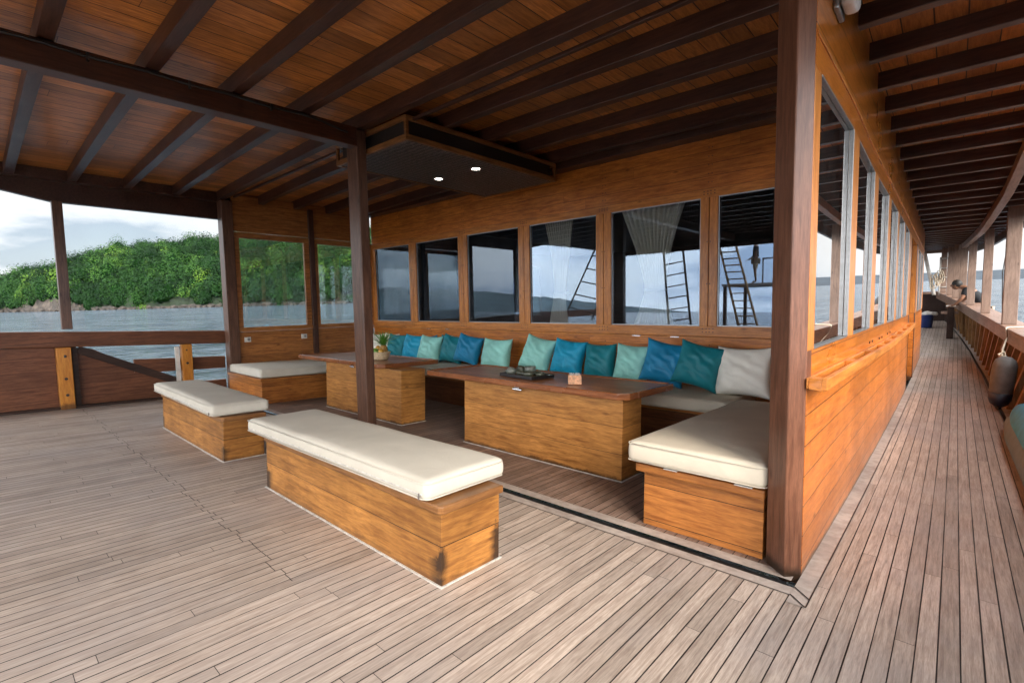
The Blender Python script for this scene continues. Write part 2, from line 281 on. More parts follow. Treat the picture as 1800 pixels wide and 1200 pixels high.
# ------------------------------------------------------------------ mesh helpers
class MB:
    def __init__(s): s.bm = bmesh.new()
    def box(s, x0, x1, y0, y1, z0, z1, rot=None, mi=0, piv=None):
        vs = [s.bm.verts.new(p) for p in ((x0,y0,z0),(x1,y0,z0),(x1,y1,z0),(x0,y1,z0),(x0,y0,z1),(x1,y0,z1),(x1,y1,z1),(x0,y1,z1))]
        for q in ((0,3,2,1),(4,5,6,7),(0,1,5,4),(1,2,6,5),(2,3,7,6),(3,0,4,7)):
            fc = s.bm.faces.new([vs[i] for i in q]); fc.material_index = mi
        if rot is not None:
            p = Vector(piv) if piv else Vector(((x0+x1)/2, (y0+y1)/2, (z0+z1)/2))
            for v in vs: v.co = p+rot @ (v.co-p)
        return s
    def prism(s, poly, z0, z1, mi=0):
        a = [s.bm.verts.new((x, y, z0)) for x, y in poly]; b = [s.bm.verts.new((x, y, z1)) for x, y in poly]
        n = len(poly); s.bm.faces.new(a[::-1]).material_index = mi; s.bm.faces.new(b).material_index = mi
        for i in range(n): s.bm.faces.new((a[i], a[(i+1) % n], b[(i+1) % n], b[i])).material_index = mi
        return s
    def hexa(s, pts):   # 8 points, bottom ring then top ring
        vs = [s.bm.verts.new(p) for p in pts]
        for q in ((0,3,2,1),(4,5,6,7),(0,1,5,4),(1,2,6,5),(2,3,7,6),(3,0,4,7)): s.bm.faces.new([vs[i] for i in q])
        return s
    def cyl(s, p0, p1, r0, r1=None, n=16, cap=True):
        r1 = r0 if r1 is None else r1; p0, p1 = Vector(p0), Vector(p1); d = (p1-p0).normalized()
        a = d.orthogonal().normalized(); b = d.cross(a)
        A = [s.bm.verts.new(p0+(a*math.cos(t)+b*math.sin(t))*r0) for t in [2*math.pi*i/n for i in range(n)]]
        B = [s.bm.verts.new(p1+(a*math.cos(t)+b*math.sin(t))*r1) for t in [2*math.pi*i/n for i in range(n)]]
        for i in range(n): s.bm.faces.new((A[i], A[(i+1) % n], B[(i+1) % n], B[i]))
        if cap: s.bm.faces.new(A[::-1]); s.bm.faces.new(B)
        return s
    def tube(s, pts, rad, n=8):
        pts = [Vector(p) for p in pts]; rings = []; ref = Vector((.13, .31, .94)).normalized()
        for i, p in enumerate(pts):
            d = (pts[min(i+1, len(pts)-1)]-pts[max(i-1, 0)]).normalized()
            a = d.cross(ref);  a = a.normalized() if a.length > 1e-4 else d.orthogonal().normalized(); b = d.cross(a)
            rr = rad(i/(len(pts)-1)) if callable(rad) else rad
            rings.append([s.bm.verts.new(p+(a*math.cos(t)+b*math.sin(t))*rr) for t in [2*math.pi*k/n for k in range(n)]])
        for A, B in zip(rings, rings[1:]):
            for k in range(n): s.bm.faces.new((A[k], A[(k+1) % n], B[(k+1) % n], B[k]))
        s.bm.faces.new(rings[0][::-1]); s.bm.faces.new(rings[-1]); return s
    def lathe(s, prof, n=24, c=(0, 0, 0)):
        c = Vector(c); rings = []
        for rr, z in prof:
            rings.append([s.bm.verts.new(c+Vector((rr*math.cos(t), rr*math.sin(t), z))) for t in [2*math.pi*k/n for k in range(n)]])
        for A, B in zip(rings, rings[1:]):
            for k in range(n): s.bm.faces.new((A[k], A[(k+1) % n], B[(k+1) % n], B[k]))
        if prof[0][0] > 1e-5: s.bm.faces.new(rings[0][::-1])
        if prof[-1][0] > 1e-5: s.bm.faces.new(rings[-1])
        return s
    def ball(s, c, rad, sc=(1, 1, 1), n=12):
        d = bmesh.ops.create_uvsphere(s.bm, u_segments=n+4, v_segments=n, radius=1)
        for v in d['verts']: v.co = Vector(c)+Vector((v.co.x*rad*sc[0], v.co.y*rad*sc[1], v.co.z*rad*sc[2]))
        return s
    def strip(s, fx0, fx1, fz0, fz1, ys):    # solid swept along y, all bounds functions of y
        prev = None
        for y in ys:
            ring = [s.bm.verts.new((fx0(y), y, fz0(y))), s.bm.verts.new((fx1(y), y, fz0(y))), s.bm.verts.new((fx1(y), y, fz1(y))), s.bm.verts.new((fx0(y), y, fz1(y)))]
            if prev:
                for k in range(4): s.bm.faces.new((prev[k], prev[(k+1) % 4], ring[(k+1) % 4], ring[k]))
            else: s.bm.faces.new(ring[::-1])
            prev = ring
        s.bm.faces.new(prev); return s
    def build(s, name, m, parent=None, bevel=0., smooth=False, loc=None, segs=2):
        bmesh.ops.remove_doubles(s.bm, verts=s.bm.verts, dist=1e-6)
        bmesh.ops.recalc_face_normals(s.bm, faces=s.bm.faces)
        me = bpy.data.meshes.new(name); s.bm.to_mesh(me); s.bm.free()
        for mm in (m if isinstance(m, (list, tuple)) else [m]): me.materials.append(mm)
        if smooth: me.polygons.foreach_set('use_smooth', [True]*len(me.polygons))
        o = bpy.data.objects.new(name, me); COL.objects.link(o)
        if parent: o.parent = parent
        if loc: o.location = loc
        if bevel:
            b = o.modifiers.new('bevel', 'BEVEL'); b.width = bevel; b.segments = segs; b.limit_method = 'ANGLE'; b.angle_limit = R(40)
        return o
def tag(o, label, cat, group=None, kind=None):
    if label: o['label'] = label
    if cat: o['category'] = cat
    if group: o['group'] = group
    if kind: o['kind'] = kind
    return o
def thing(name, label, cat, loc=(0, 0, 0), rot=(0, 0, 0), group=None):
    o = bpy.data.objects.new(name, None); COL.objects.link(o); o.location = loc; o.rotation_euler = rot
    o.empty_display_size = .1
    return tag(o, label, cat, group)
def struct(o): o['kind'] = 'structure'; return o
def copy_tree(o, parent=None):
    c = o.copy(); COL.objects.link(c)
    if parent: c.parent = parent
    for ch in [x for x in S.objects if x.parent == o]: copy_tree(ch, c)
    return c
def frange(a, b, st):
    n = max(1, int(round((b-a)/st))); return [a+(b-a)*i/n for i in range(n+1)]
def itp(xs, ys):
    return lambda y: float(np.interp(y, xs, ys))
C = lambda v: (lambda y: v)

SL = .035; TILT = -math.atan(SL)
def zl(y): return -SL*y                                        # the deck runs down towards the bow
def zd(y): return -SL*y+(.004*(y-3)**2 if y > 3 else 0)         # ... and sweeps up again along the side deck
yy = np.array([-9, 5, 7, 9, 12.7, 15.9, 18, 20, 22])
x_edge = itp(yy, [.53, .53, .52, .495, .405, .262, .11, -.08, -.33])
x_cap = itp([-9, 5, 8, 9.8, 12, 14, 16.4, 18, 20, 22], [.82, .80, .765, .718, .60, .47, .235, .06, -.25, -.62])
z_cap = lambda y: zd(y)+.98
x_cb = itp([-9, 5, 7.6, 10, 13, 17, 20.5, 22], [.52, .50, .47, .44, .33, .13, -.09, -.2])
z_c = itp([-9, 3, 4.2, 5.4, 6.5, 8.4, 11, 14, 18, 22], [3.31, 3.30, 3.25, 3.18, 3.12, 3.02, 2.90, 2.80, 2.82, 2.94])
def z_b(x): return 3.372-.0036*(x+4.6)**2                       # underside of the cambered beams

# ------------------------------------------------------------------ deck
mb = MB()
def sheet(mb, xs_of, ys, zf):
    prev = None
    for y in ys:
        row = [mb.bm.verts.new((x, y, zf(y))) for x in xs_of(y)]
        if prev:
            for k in range(len(row)-1): mb.bm.faces.new((prev[k], prev[k+1], row[k+1], row[k]))
        prev = row
sheet(mb, lambda y: [-10.05, -5, x_edge(y)], frange(-9, 2.70, .5), zl)
sheet(mb, lambda y: [-.57, x_edge(y)], frange(2.70, 14.4, .3), zd)
sheet(mb, lambda y: [-3.2, -.57, x_edge(y)], frange(14.4, 22, .4), zd)
struct(mb.build('deck', m_deck))
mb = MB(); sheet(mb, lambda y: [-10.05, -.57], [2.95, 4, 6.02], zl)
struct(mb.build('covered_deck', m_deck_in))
# margin planks framing the corner
mb = MB()
def quad(mb, pts):
    mb.bm.faces.new([mb.bm.verts.new(p) for p in pts])
quad(mb, [(-10.05, 2.70, zl(2.70)), (-.57, 2.70, zl(2.70)), (-.57, 2.79, zl(2.79)), (-10.05, 2.79, zl(2.79))])
quad(mb, [(-10.05, 2.86, zl(2.86)), (-.60, 2.86, zl(2.86)), (-.60, 2.95, zl(2.95)), (-10.05, 2.95, zl(2.95))])
struct(mb.build('deck_threshold', m_margin))
mb = MB(); sheet(mb, lambda y: [-.57, -.485], frange(2.70, 14.4, .4), lambda y: zd(y)+.004)
quad(mb, [(-.57, 2.70, zl(2.70)+.004), (-.485, 2.70, zl(2.7)+.004), (-.485, 2.62, zl(2.62)+.004), (-.57, 2.62, zl(2.62)+.004)])
struct(mb.build('deck_margin', m_margin))
mb = MB()
for a, b in (((-.57, 2.70), (-.485, 2.615)), ((-.57, 2.79), (-.485, 2.705))):
    d = (Vector(b)-Vector(a)).normalized(); n = Vector((-d.y, d.x))*.0035
    quad(mb, [(a[0]-n.x, a[1]-n.y, zl(a[1])+.008), (b[0]-n.x, b[1]-n.y, zl(b[1])+.008), (b[0]+n.x, b[1]+n.y, zl(b[1])+.008), (a[0]+n.x, a[1]+n.y, zl(a[1])+.008)])
quad(mb, [(-10.05, 2.697, zl(2.7)+.003), (-.57, 2.697, zl(2.7)+.003), (-.57, 2.703, zl(2.7)+.003), (-10.05, 2.703, zl(2.7)+.003)])
sheet(mb, lambda y: [-.4875, -.4815], frange(2.62, 14.4, .4), lambda y: zd(y)+.007)
struct(mb.build('deck_caulking', m_black))
mb = MB(); mb.box(-10.05, -.62, 2.79, 2.86, -.20, zl(2.86)-.016)
struct(mb.build('deck_drain', m_black))
# gutter along the outer edge of the side deck
mb = MB(); mb.strip(lambda y: x_edge(y), lambda y: x_edge(y)+.05, lambda y: zd(y)-.06, lambda y: zd(y)-.02, frange(-9, 22, .5))
struct(mb.build('deck_gutter', m_black))
mb = MB(); mb.strip(lambda y: x_edge(y)+.05, lambda y: x_cap(y)+.35, lambda y: zd(y)-.08, lambda y: zd(y)-.012, frange(-9, 22, .5))
struct(mb.build('deck_waterway', m_margin))

# ------------------------------------------------------------------ roof
roof = thing('deck_roof', 'plank ceiling over the lounge deck with dark cross beams and a long girder', 'roof', (-4.6, 0, 3.4))
def rp(mb, name, m, bevel=0., **k):
    o = mb.build(name, m, roof, bevel, **k); o.location = -Vector(roof.location); return o
mb = MB()
xs = frange(-10.0, 1.15, .55)
def roofsheet(mb, xs, ys, zf, th):
    g = [[mb.bm.verts.new((x, y, zf(x, y))) for x in xs] for y in ys]; h = [[mb.bm.verts.new((x, y, zf(x, y)+th)) for x in xs] for y in ys]
    for j in range(len(ys)-1):
        for i in range(len(xs)-1):
            mb.bm.faces.new((g[j][i], g[j+1][i], g[j+1][i+1], g[j][i+1])); mb.bm.faces.new((h[j][i], h[j][i+1], h[j+1][i+1], h[j+1][i]))
    for j in range(len(ys)-1):
        for i in (0, len(xs)-1): mb.bm.faces.new((g[j][i], g[j+1][i], h[j+1][i], h[j][i]))
    for i in range(len(xs)-1):
        for j in (0, len(ys)-1): mb.bm.faces.new((g[j][i], g[j][i+1], h[j][i+1], h[j][i]))
roofsheet(mb, xs, frange(-3.6, 3.0, .6), lambda x, y: z_b(x)+.145, .05)
roofsheet(mb, frange(-10.0, -.62, .55), [3.0, 4, 5, 6.05], lambda x, y: z_b(x)+.145, .05)
rp(mb, 'ceiling_planks', m_ceil)
beam_y = [3.10+.645*k for k in range(-10, 5)]
for y in beam_y:
    mb = MB(); x1 = 1.1 if y < 3.2 else -.66
    xx = frange(-9.62, x1, .6); prev = None
    for x in xx:
        ring = [mb.bm.verts.new(p) for p in ((x, y-.05, z_b(x)), (x, y+.05, z_b(x)), (x, y+.05, z_b(x)+.147), (x, y-.05, z_b(x)+.147))]
        if prev:
            for k in range(4): mb.bm.faces.new((prev[k], prev[(k+1) % 4], ring[(k+1) % 4], ring[k]))
        else: mb.bm.faces.new(ring)
        prev = ring
    mb.bm.faces.new(prev[::-1]); rp(mb, 'ceiling_beam', m_beam, .006)
mb = MB(); mb.box(-5.14, -4.98, -3.5, 3.02, 3.165, z_b(-5)-.003); rp(mb, 'girder', m_girder, .008)
mb = MB(); mb.box(-9.78, -9.62, -3.6, 6.0, 3.275, 3.50); rp(mb, 'edge_beam', m_beam, .006)
mb = MB()
mb.strip(C(-9.90), C(-9.79), itp([-3.6, -.5, .94, 6], [3.32, 3.26, 2.992, 2.985]), C(3.46), [-3.6, -.5, .94, 3.2, 6.0])
rp(mb, 'edge_fascia', m_beam, .004)
mb = MB(); mb.box(-9.9, 1.1, -3.75, -3.6, 3.02, 3.5); rp(mb, 'stern_fascia', m_beam, .006)
mb = MB(); mb.box(-9.45, -.66, 5.80, 5.998, 3.30, 3.50); mb.box(-9.45, -.66, 3.26, 3.30, 3.33, 3.36); rp(mb, 'wall_plate', m_beam, .004)

sroof = thing('side_deck_roof', 'low plank roof over the side deck with a long run of closely spaced dark beams', 'roof', (0, 10, 3.0))
def sp(mb, name, m, bevel=0., **k):
    o = mb.build(name, m, sroof, bevel, **k); o.location = -Vector(sroof.location); return o
mb = MB(); prev = None
for y in frange(3.0, 22, .5):
    a, b = (-.66 if y < 14.4 else -2.2), x_cb(y)+.55; z = z_c(y)+.135
    ring = [mb.bm.verts.new(p) for p in ((a, y, z), (b, y, z-.02), (b, y, z+.05), (a, y, z+.06))]
    if prev:
        for k in range(4): mb.bm.faces.new((prev[k], prev[(k+1) % 4], ring[(k+1) % 4], ring[k]))
    else: mb.bm.faces.new(ring)
    prev = ring
mb.bm.faces.new(prev[::-1]); sp(mb, 'ceiling_planks', m_ceil)
y = 3.68
while y < 21.8:
    mb = MB(); mb.box(-.64 if y < 14.4 else -2.1, x_cb(y)+.5, y-.042, y+.042, z_c(y), z_c(y)+.14); sp(mb, 'ceiling_beam', m_beam, .006); y += .575
mb = MB(); mb.strip(lambda y: x_cb(y), lambda y: x_cb(y)+.10, lambda y: z_c(y)-.13, lambda y: z_c(y)-.002, frange(-3.5, 21.9, .5)); sp(mb, 'edge_beam', m_cap, .004)
mb = MB(); mb.strip(lambda y: x_cb(y)+.56, lambda y: x_cb(y)+.62, lambda y: z_c(y)-.12, lambda y: z_c(y)+.19, frange(-3.5, 22, .5)); sp(mb, 'edge_fascia', m_girder, .004)
mb = MB(); mb.box(-2.2, .3, 21.95, 22.1, 2.86, 3.2); sp(mb, 'end_fascia', m_cap)

# black cable along the girder
mb = MB(); pts = []
for y in frange(-1.0, 2.9, .1): pts.append((-4.962, y, 3.335-.012*math.sin((y+.2)*math.pi/.645)**2-(.05 if y > 2.6 else 0)*(y-2.6)/.3))
mb.tube(pts, .012); 
for y in (.75, 1.42, 2.1): mb.box(-4.975, -4.945, y-.008, y+.008, 3.29, 3.35)
tag(mb.build('power_cable', m_black, smooth=False), 'black cable clipped along the upper side of the long ceiling girder', 'cable')

# duct box
dx0, dx1, dy0, dy1, dz0, dz1 = -5.72, -4.29, 3.17, 5.74, 3.12, 3.37
duct = thing('ceiling_box', 'boxed ceiling panel of black woven rattan framed in timber beside the middle post', 'ceiling panel', (-5, 4.45, 3.12))
def dp(mb, n, m, bv=0.): o = mb.build(n, m, duct, bv); o.location = -Vector(duct.location); return o
m_wov = None
def woven():
    m, t, b = mat('woven_rattan'); lk = t.links.new
    tc = t.nodes.new('ShaderNodeTexCoord')
    w1 = t.nodes.new('ShaderNodeTexWave'); w1.inputs['Scale'].default_value = 11; w1.bands_direction = 'X'; w1.inputs['Distortion'].default_value = 2.5; w1.inputs['Detail Scale'].default_value = 3
    w2 = t.nodes.new('ShaderNodeTexWave'); w2.inputs['Scale'].default_value = 4.5; w2.bands_direction = 'Y'; w2.inputs['Distortion'].default_value = 3; w2.inputs['Detail Scale'].default_value = 3
    lk(tc.outputs['Object'], w1.inputs[0]); lk(tc.outputs['Object'], w2.inputs[0])
    h = math_(t, 'MULTIPLY', w1.outputs['Fac'], w2.outputs['Fac'])
    lk(ramp(t, h, [(.1, (.012, .009, .008)), (.7, (.26, .22, .20))]), b.inputs['Base Color']); b.inputs['Roughness'].default_value = .38
    bp = t.nodes.new('ShaderNodeBump'); bp.inputs['Strength'].default_value = 1.0; bp.inputs['Distance'].default_value = .03
    lk(h, bp.inputs['Height']); lk(bp.outputs[0], b.inputs['Normal']); return m
m_wov = woven()
mb = MB(); mb.box(dx0+.03, dx1-.03, dy0+.03, dy1-.03, dz0+.008, dz0+.03); dp(mb, 'woven_panel', m_wov)
mb = MB(); t_ = .035
for z0, z1 in ((dz0, dz0+.055), (dz1-.045, dz1)):
    mb.box(dx0, dx1, dy0, dy0+t_, z0, z1); mb.box(dx0, dx1, dy1-t_, dy1, z0, z1)
    mb.box(dx0, dx0+t_, dy0+t_, dy1-t_, z0, z1); mb.box(dx1-t_, dx1, dy0+t_, dy1-t_, z0, z1)
for x, y in ((dx0, dy0), (dx1-t_, dy0), (dx0, dy1-t_), (dx1-t_, dy1-t_)): mb.box(x, x+t_, y, y+t_, dz0+.055, dz1-.045)
dp(mb, 'frame', m_rim, .003)
mb = MB(); mb.box(dx0+.06, dx1-.06, dy0+.06, dy1-.06, dz0+.04, dz1-.01); dp(mb, 'inner_box', m_dark)
m_led = bpy.data.materials.new('led_light'); m_led.use_nodes = True; tt = m_led.node_tree; b = tt.nodes['Principled BSDF']
b.inputs['Emission Color'].default_value = (1, .93, .82, 1); b.inputs['Emission Strength'].default_value = 14
for (x, y, l) in ((-5.33, 4.46, 'round ceiling downlight nearer the middle post, lit'), (-4.61, 4.475, 'round ceiling downlight farther from the middle post, lit')):
    d = thing('downlight', l, 'ceiling light', (x, y, dz0+.008), group='downlights in the woven ceiling panel')
    MB().lathe([(.048, 0), (.072, 0), (.075, -.006), (.05, -.012), (.048, -.004)], 32).build('trim_ring', m_white, d, smooth=True)
    MB().lathe([(.047, -.006), (.03, -.008), (0, -.009)], 32).build('lens', m_led, d)
# ------------------------------------------------------------------ posts
def post(label, x0, x1, y0, y1, z0, z1, m=m_post, name='roof_post', group=None, bv=.012):
    o = MB().box(-(x1-x0)/2, (x1-x0)/2, -(y1-y0)/2, (y1-y0)/2, 0, z1-z0).build(name, m, None, bv, loc=((x0+x1)/2, (y0+y1)/2, z0))
    return tag(o, label, 'post', group)
post('dark square timber post rising between the two tables, holding the girder', -5.22, -5.0, 3.025, 3.145, zl(3.1), 3.36, name='roof_post')
post('dark post at the near end of the glazed screen, meeting the open railing', -9.66, -9.44, 3.06, 3.24, zl(3.1)-.03, 3.27)
post('slim dark post standing on the open railing against the island', -9.83, -9.72, .93, 1.05, 1.14, 3.0, bv=.008)
mb = MB(); mb.prism([(-.757, 2.985), (-.64, 2.875), (-.572, 2.945), (-.572, 3.06), (-.70, 3.10), (-.757, 3.06)], zl(3)-.03, 3.31)
o = mb.build('corner_post', m_cpost, None, .008)
tag(o, 'reddish brown post at the corner of the cabin where the lounge meets the side deck', 'post')
# ------------------------------------------------------------------ facade
FY = 6.0
fac = thing('cabin_wall', 'varnished teak cabin wall with six windows behind the long bench', 'cabin wall', (-5, FY, 0))
def fp(mb, n, m, bv=0., **k): o = mb.build(n, m, k.pop('parent', fac), bv, **k); return o
def fo(o): o.location = -Vector(fac.location); return o
WX = [(-9.346, -8.138), (-7.913, -6.679), (-6.444, -5.239), (-5.010, -3.788), (-3.551, -2.322), (-2.116, -.83)]
ZB, ZT = 1.09, 2.62
fo(fp(MB().box(-9.5, -.66, FY+.012, FY+.05, ZT+.10, 3.52), 'upper_planks', m_wall))
fo(fp(MB().box(-9.5, -.66, FY, FY+.05, -.3, .93), 'lower_planks', m_wall))
fo(fp(MB().box(-9.5, -.66, FY-.012, FY+.055, ZT, ZT+.10), 'top_rail', m_frameh, .004))
fo(fp(MB().box(-9.5, -.66, FY-.012, FY+.055, .965, ZB), 'bottom_rail', m_frameh, .004))
fo(fp(MB().box(-9.5, -.66, FY-.03, FY+.05, .932, .962), 'ledge', m_frameh, .004))
edges = [(-9.5, WX[0][0])]+[(WX[i][1], WX[i+1][0]) for i in range(5)]+[(WX[5][1], -.66)]
for a, b in edges:
    mb = MB(); mid = (a+b)/2
    if b-a > .2: mb.box(a, mid-.004, FY-.014, FY+.06, ZB+.0005, ZT-.0005); mb.box(mid+.004, b, FY-.014, FY+.06, ZB+.0005, ZT-.0005)
    else: mb.box(a, b, FY-.014, FY+.06, ZB+.0005, ZT-.0005)
    fo(fp(mb, 'mullion', m_frame, .004))
    if b-a > .2:
        mb = MB()
        for z in (1.02, 1.06, 2.66, 2.69, 1.6, 2.1):
            for dx in (-.07, -.02, .02, .07):
                if z in (1.6, 2.1) and abs(dx) > .03: continue
                x = mid+dx*.9; yv = FY-.012 if z in (1.02, 1.06, 2.66, 2.69) else FY-.014
                mb.cyl((x, yv+.001, z), (x, yv-.003, z), .007, n=8)
        for k in range(6):
            for dx in (-.02, .02): mb.cyl((mid+dx, FY+.013, 2.80+k*.1), (mid+dx, FY+.008, 2.80+k*.1), .006, n=6)
        for z in (.86, .80): mb.cyl((mid+.02, FY+.001, z), (mid+.02, FY-.003, z), .008, n=8)
        fo(fp(mb, 'plugs', m_plug))
for a, b in WX:
    pn_ = fp(MB().box(a-.01, b+.01, FY+.02, FY+.026, ZB-.01, ZT+.01), 'window_pane', m_glass); fo(pn_)
    mb = MB(); g = .012
    mb.box(a, a+g, FY+.006, FY+.019, ZB, ZT); mb.box(b-g, b, FY+.006, FY+.019, ZB, ZT); mb.box(a+g, b-g, FY+.006, FY+.019, ZB, ZB+g); mb.box(a+g, b-g, FY+.006, FY+.019, ZT-g, ZT)
    fp(mb, 'window_bead', m_alu, parent=pn_)
for x in (-7.55, -7.0, -3.15, -2.62):
    mb = MB(); mb.box(x-.06, x+.06, FY-.036, FY-.0305, .944, .956); mb.cyl((x-.05, FY-.036, .95), (x-.05, FY-.044, .95), .006, n=8); mb.cyl((x+.05, FY-.036, .95), (x+.05, FY-.044, .95), .006, n=8)
    fo(fp(mb, 'latch', m_steel))

# ------------------------------------------------------------------ left glazed screen
XS = -9.5
scr = thing('glazed_screen', 'timber screen with clear windows closing the far side of the lounge', 'screen wall', (XS, 4.6, 0))
def so_(mb, n, m, bv=0.): o = mb.build(n, m, scr, bv); o.location = -Vector(scr.location); return o
m_scrw = wood('screen_timber', (.42, .17, .05), (.18, .062, .018), 'Y', 'Z', .21, .09, None, .003, rough=.4, coat=.2, gscale=14, var=.25)
so_(MB().box(XS-.04, XS, 3.24, 5.98, -.3, .98), 'lower_planks', m_scrw)
so_(MB().box(XS-.04, XS, 3.24, 5.98, 2.76, 3.4), 'upper_planks', m_scrw)
so_(MB().box(XS-.045, XS+.025, 3.24, 5.985, .985, 1.06), 'bottom_rail', m_scrw, .004); so_(MB().box(XS-.045, XS+.012, 3.24, 5.985, 2.65, 2.75), 'top_rail', m_scrw, .004)
for a, b in ((3.24, 3.33), (4.50, 4.60), (4.70, 4.78), (5.90, 5.985)): so_(MB().box(XS-.045, XS+.010, a, b, 1.0605, 2.6495), 'window_stile', m_scrw, .004)
so_(MB().box(XS-.02, XS+.05, 4.60, 4.70, -.2, 3.3), 'stud', m_beam, .005)
for a, b in ((3.33, 4.50), (4.78, 5.90)): so_(MB().box(XS-.022, XS-.016, a-.01, b+.01, 1.05, 2.66), 'window_pane', m_clear)
for y, l in ((3.38, 'white power socket on the screen beside the railing post'), (4.42, 'white power socket on the screen under the middle stud')):
    s_ = thing('power_socket', l, 'socket', (XS, y, .84), group='sockets on the glazed screen')
    MB().box(0, .022, -.055, .055, -.045, .045).build('cover_plate', m_white, s_, .006)
    MB().cyl((.022, .015, 0), (.027, .015, 0), .024, n=20).build('socket_ring', m_alu, s_)

# ------------------------------------------------------------------ left railing / bulwark
bw = thing('bulwark', 'dark timber bulwark and open railing along the far side of the deck', 'railing', (-9.75, 0, 0))
def bo(mb, n, m, bv=0.): o = mb.build(n, m, bw, bv); o.location = -Vector(bw.location); return o
zz = itp([-9, 0, 3.2], [1.2, 1.145, 1.01])
bo(MB().strip(C(-9.86), C(-9.66), lambda y: zz(y)-.225, lambda y: zz(y), [-3.7, -1.5, 0, 1.5, 3.07]), 'cap_rail', m_rail, .012)
bo(MB().strip(C(-9.82), C(-9.76), lambda y: zl(y)-.3, lambda y: zz(y)-.226, [-1.6, -.5, .84, 1.07]), 'plank_panel', m_rail)
mb = MB(); pts = [(1.07, .86), (1.25, .83), (2.36, .13), (2.36, -.4), (1.07, -.4)]
a = [mb.bm.verts.new((-9.82, y, z)) for y, z in pts]; b = [mb.bm.verts.new((-9.77, y, z)) for y, z in pts]
mb.bm.faces.new(a); mb.bm.faces.new(b[::-1])
for i in range(5): mb.bm.faces.new((a[i], a[(i+1) % 5], b[(i+1) % 5], b[i]))
bo(mb, 'gate_panel', m_rail)
def yzbar(mb, x0, x1, P, Q, wd):
    d = Vector((Q[0]-P[0], Q[1]-P[1])).normalized(); n = Vector((-d.y, d.x))*wd/2
    pp = [(P[0]-n.x, P[1]-n.y), (Q[0]-n.x, Q[1]-n.y), (Q[0]+n.x, Q[1]+n.y), (P[0]+n.x, P[1]+n.y)]
    mb.hexa([(x0, *p) for p in pp]+[(x1, *p) for p in pp]); return mb
bo(yzbar(MB(), -9.765, -9.71, (1.08, .835), (2.55, .08), .115), 'diagonal_brace', m_raildk, .005)
bo(MB().strip(C(-9.81), C(-9.73), itp([1.6, 3.1], [.40, .345]), itp([1.6, 3.1], [.625, .555]), [1.75, 3.07]), 'middle_rail', m_rail, .006)
bo(MB().strip(C(-9.81), C(-9.73), itp([1.6, 3.1], [-.2, -.2]), itp([1.6, 3.1], [.16, .14]), [2.3, 3.07]), 'lower_rail', m_rail, .006)
bo(MB().box(-9.76, -9.62, .835, 1.0, zl(.9), zz(.9)-.23), 'orange_stanchion', m_rail_y, .008)
for z in (.75, .42, .18): bo(MB().cyl((-9.62, .92+.01*(z > .5), z), (-9.612, .92, z), .02, n=12), 'bolt', m_plug)
bo(MB().box(-9.77, -9.70, 1.01, 1.075, zl(1), .86), 'dark_stanchion', m_raildk, .004)
bo(MB().box(-9.72, -9.60, 2.38, 2.53, .15, zz(2.4)-.228), 'orange_stanchion', m_rail_y, .008)
bo(MB().cyl((-9.60, 2.45, .5), (-9.594, 2.45, .5), .02, n=12), 'bolt', m_plug); bo(MB().cyl((-9.60, 2.45, .72), (-9.594, 2.45, .72), .014, n=12), 'bolt', m_plug)
bo(MB().box(-9.70, -9.66, 2.30, 2.36, .15, .78), 'white_strip', m_white)
bo(MB().strip(C(-9.80), C(-9.64), lambda y: zl(y)-.01, lambda y: zl(y)+.035, [-9, 2.3]), 'kick_board', m_raildk)

# ------------------------------------------------------------------ side wall of the cabin
sw = thing('cabin_side_wall', 'glossy orange teak side wall of the cabin with a row of windows along the side deck', 'cabin wall', (-.6, 8, 0))
def sw_(mb, n, m, bv=0., **k): o = mb.build(n, m, sw, bv, **k); o.location = -Vector(sw.location); return o
X0, X1 = -.65, -.57
z_s = itp([2.95, 6.4, 9, 12.2, 14.4], [.985, .935, .955, 1.03, 1.10])      # tray height
z_wb = itp([3, 5.4, 8, 12, 14.4], [1.125, 1.125, 1.11, 1.11, 1.14])
z_wt = itp([3.1, 4.2, 5.3, 6.5, 7.6, 8.7, 9.7, 12, 14.4], [2.575, 2.565, 2.50, 2.48, 2.45, 2.43, 2.40, 2.33, 2.25])
SWX = [(3.10, 4.17), (4.45, 5.36), (5.67, 6.56), (6.86, 7.66), (7.92, 8.72), (8.96, 9.68), (12.3, 13.0), (13.25, 13.9)]
D0, D1 = 10.45, 11.75
ysl = frange(2.95, D0, .3)
sw_(MB().strip(C(X0), C(X1), lambda y: zd(y)-.05, lambda y: z_s(y)-.002, ysl), 'lower_planks', m_side)
sw_(MB().strip(C(X0), C(X1), lambda y: zd(y)-.05, lambda y: z_s(y)-.002, frange(D1, 14.4, .3)), 'lower_planks', m_side)
sw_(MB().strip(C(X0), C(X1), lambda y: z_wt(y)+.0005, lambda y: z_c(y)+.14, frange(2.95, 14.4, .3)), 'upper_planks', m_sidetop)
for a, b in ((2.95, D0), (D1, 14.4)):
    sw_(MB().strip(C(X0), C(X1-.006), lambda y: z_s(y), lambda y: z_wb(y)-.0005, frange(a, b, .3)), 'bottom_rail', m_sidetop)
es = [2.95]+[v for ab in SWX for v in ab]+[14.4]
for i in range(0, len(es), 2):
    a, b = es[i], es[i+1]
    if a < D0 < b:
        sw_(MB().strip(C(X0), C(X1), z_wb, z_wt, [a, D0]), 'mullion', m_frame, .003); a = D1
    sw_(MB().strip(C(X0), C(X1+(0.004 if i else 0)), z_wb, z_wt, [a, b]), 'mullion', m_frame, .003)
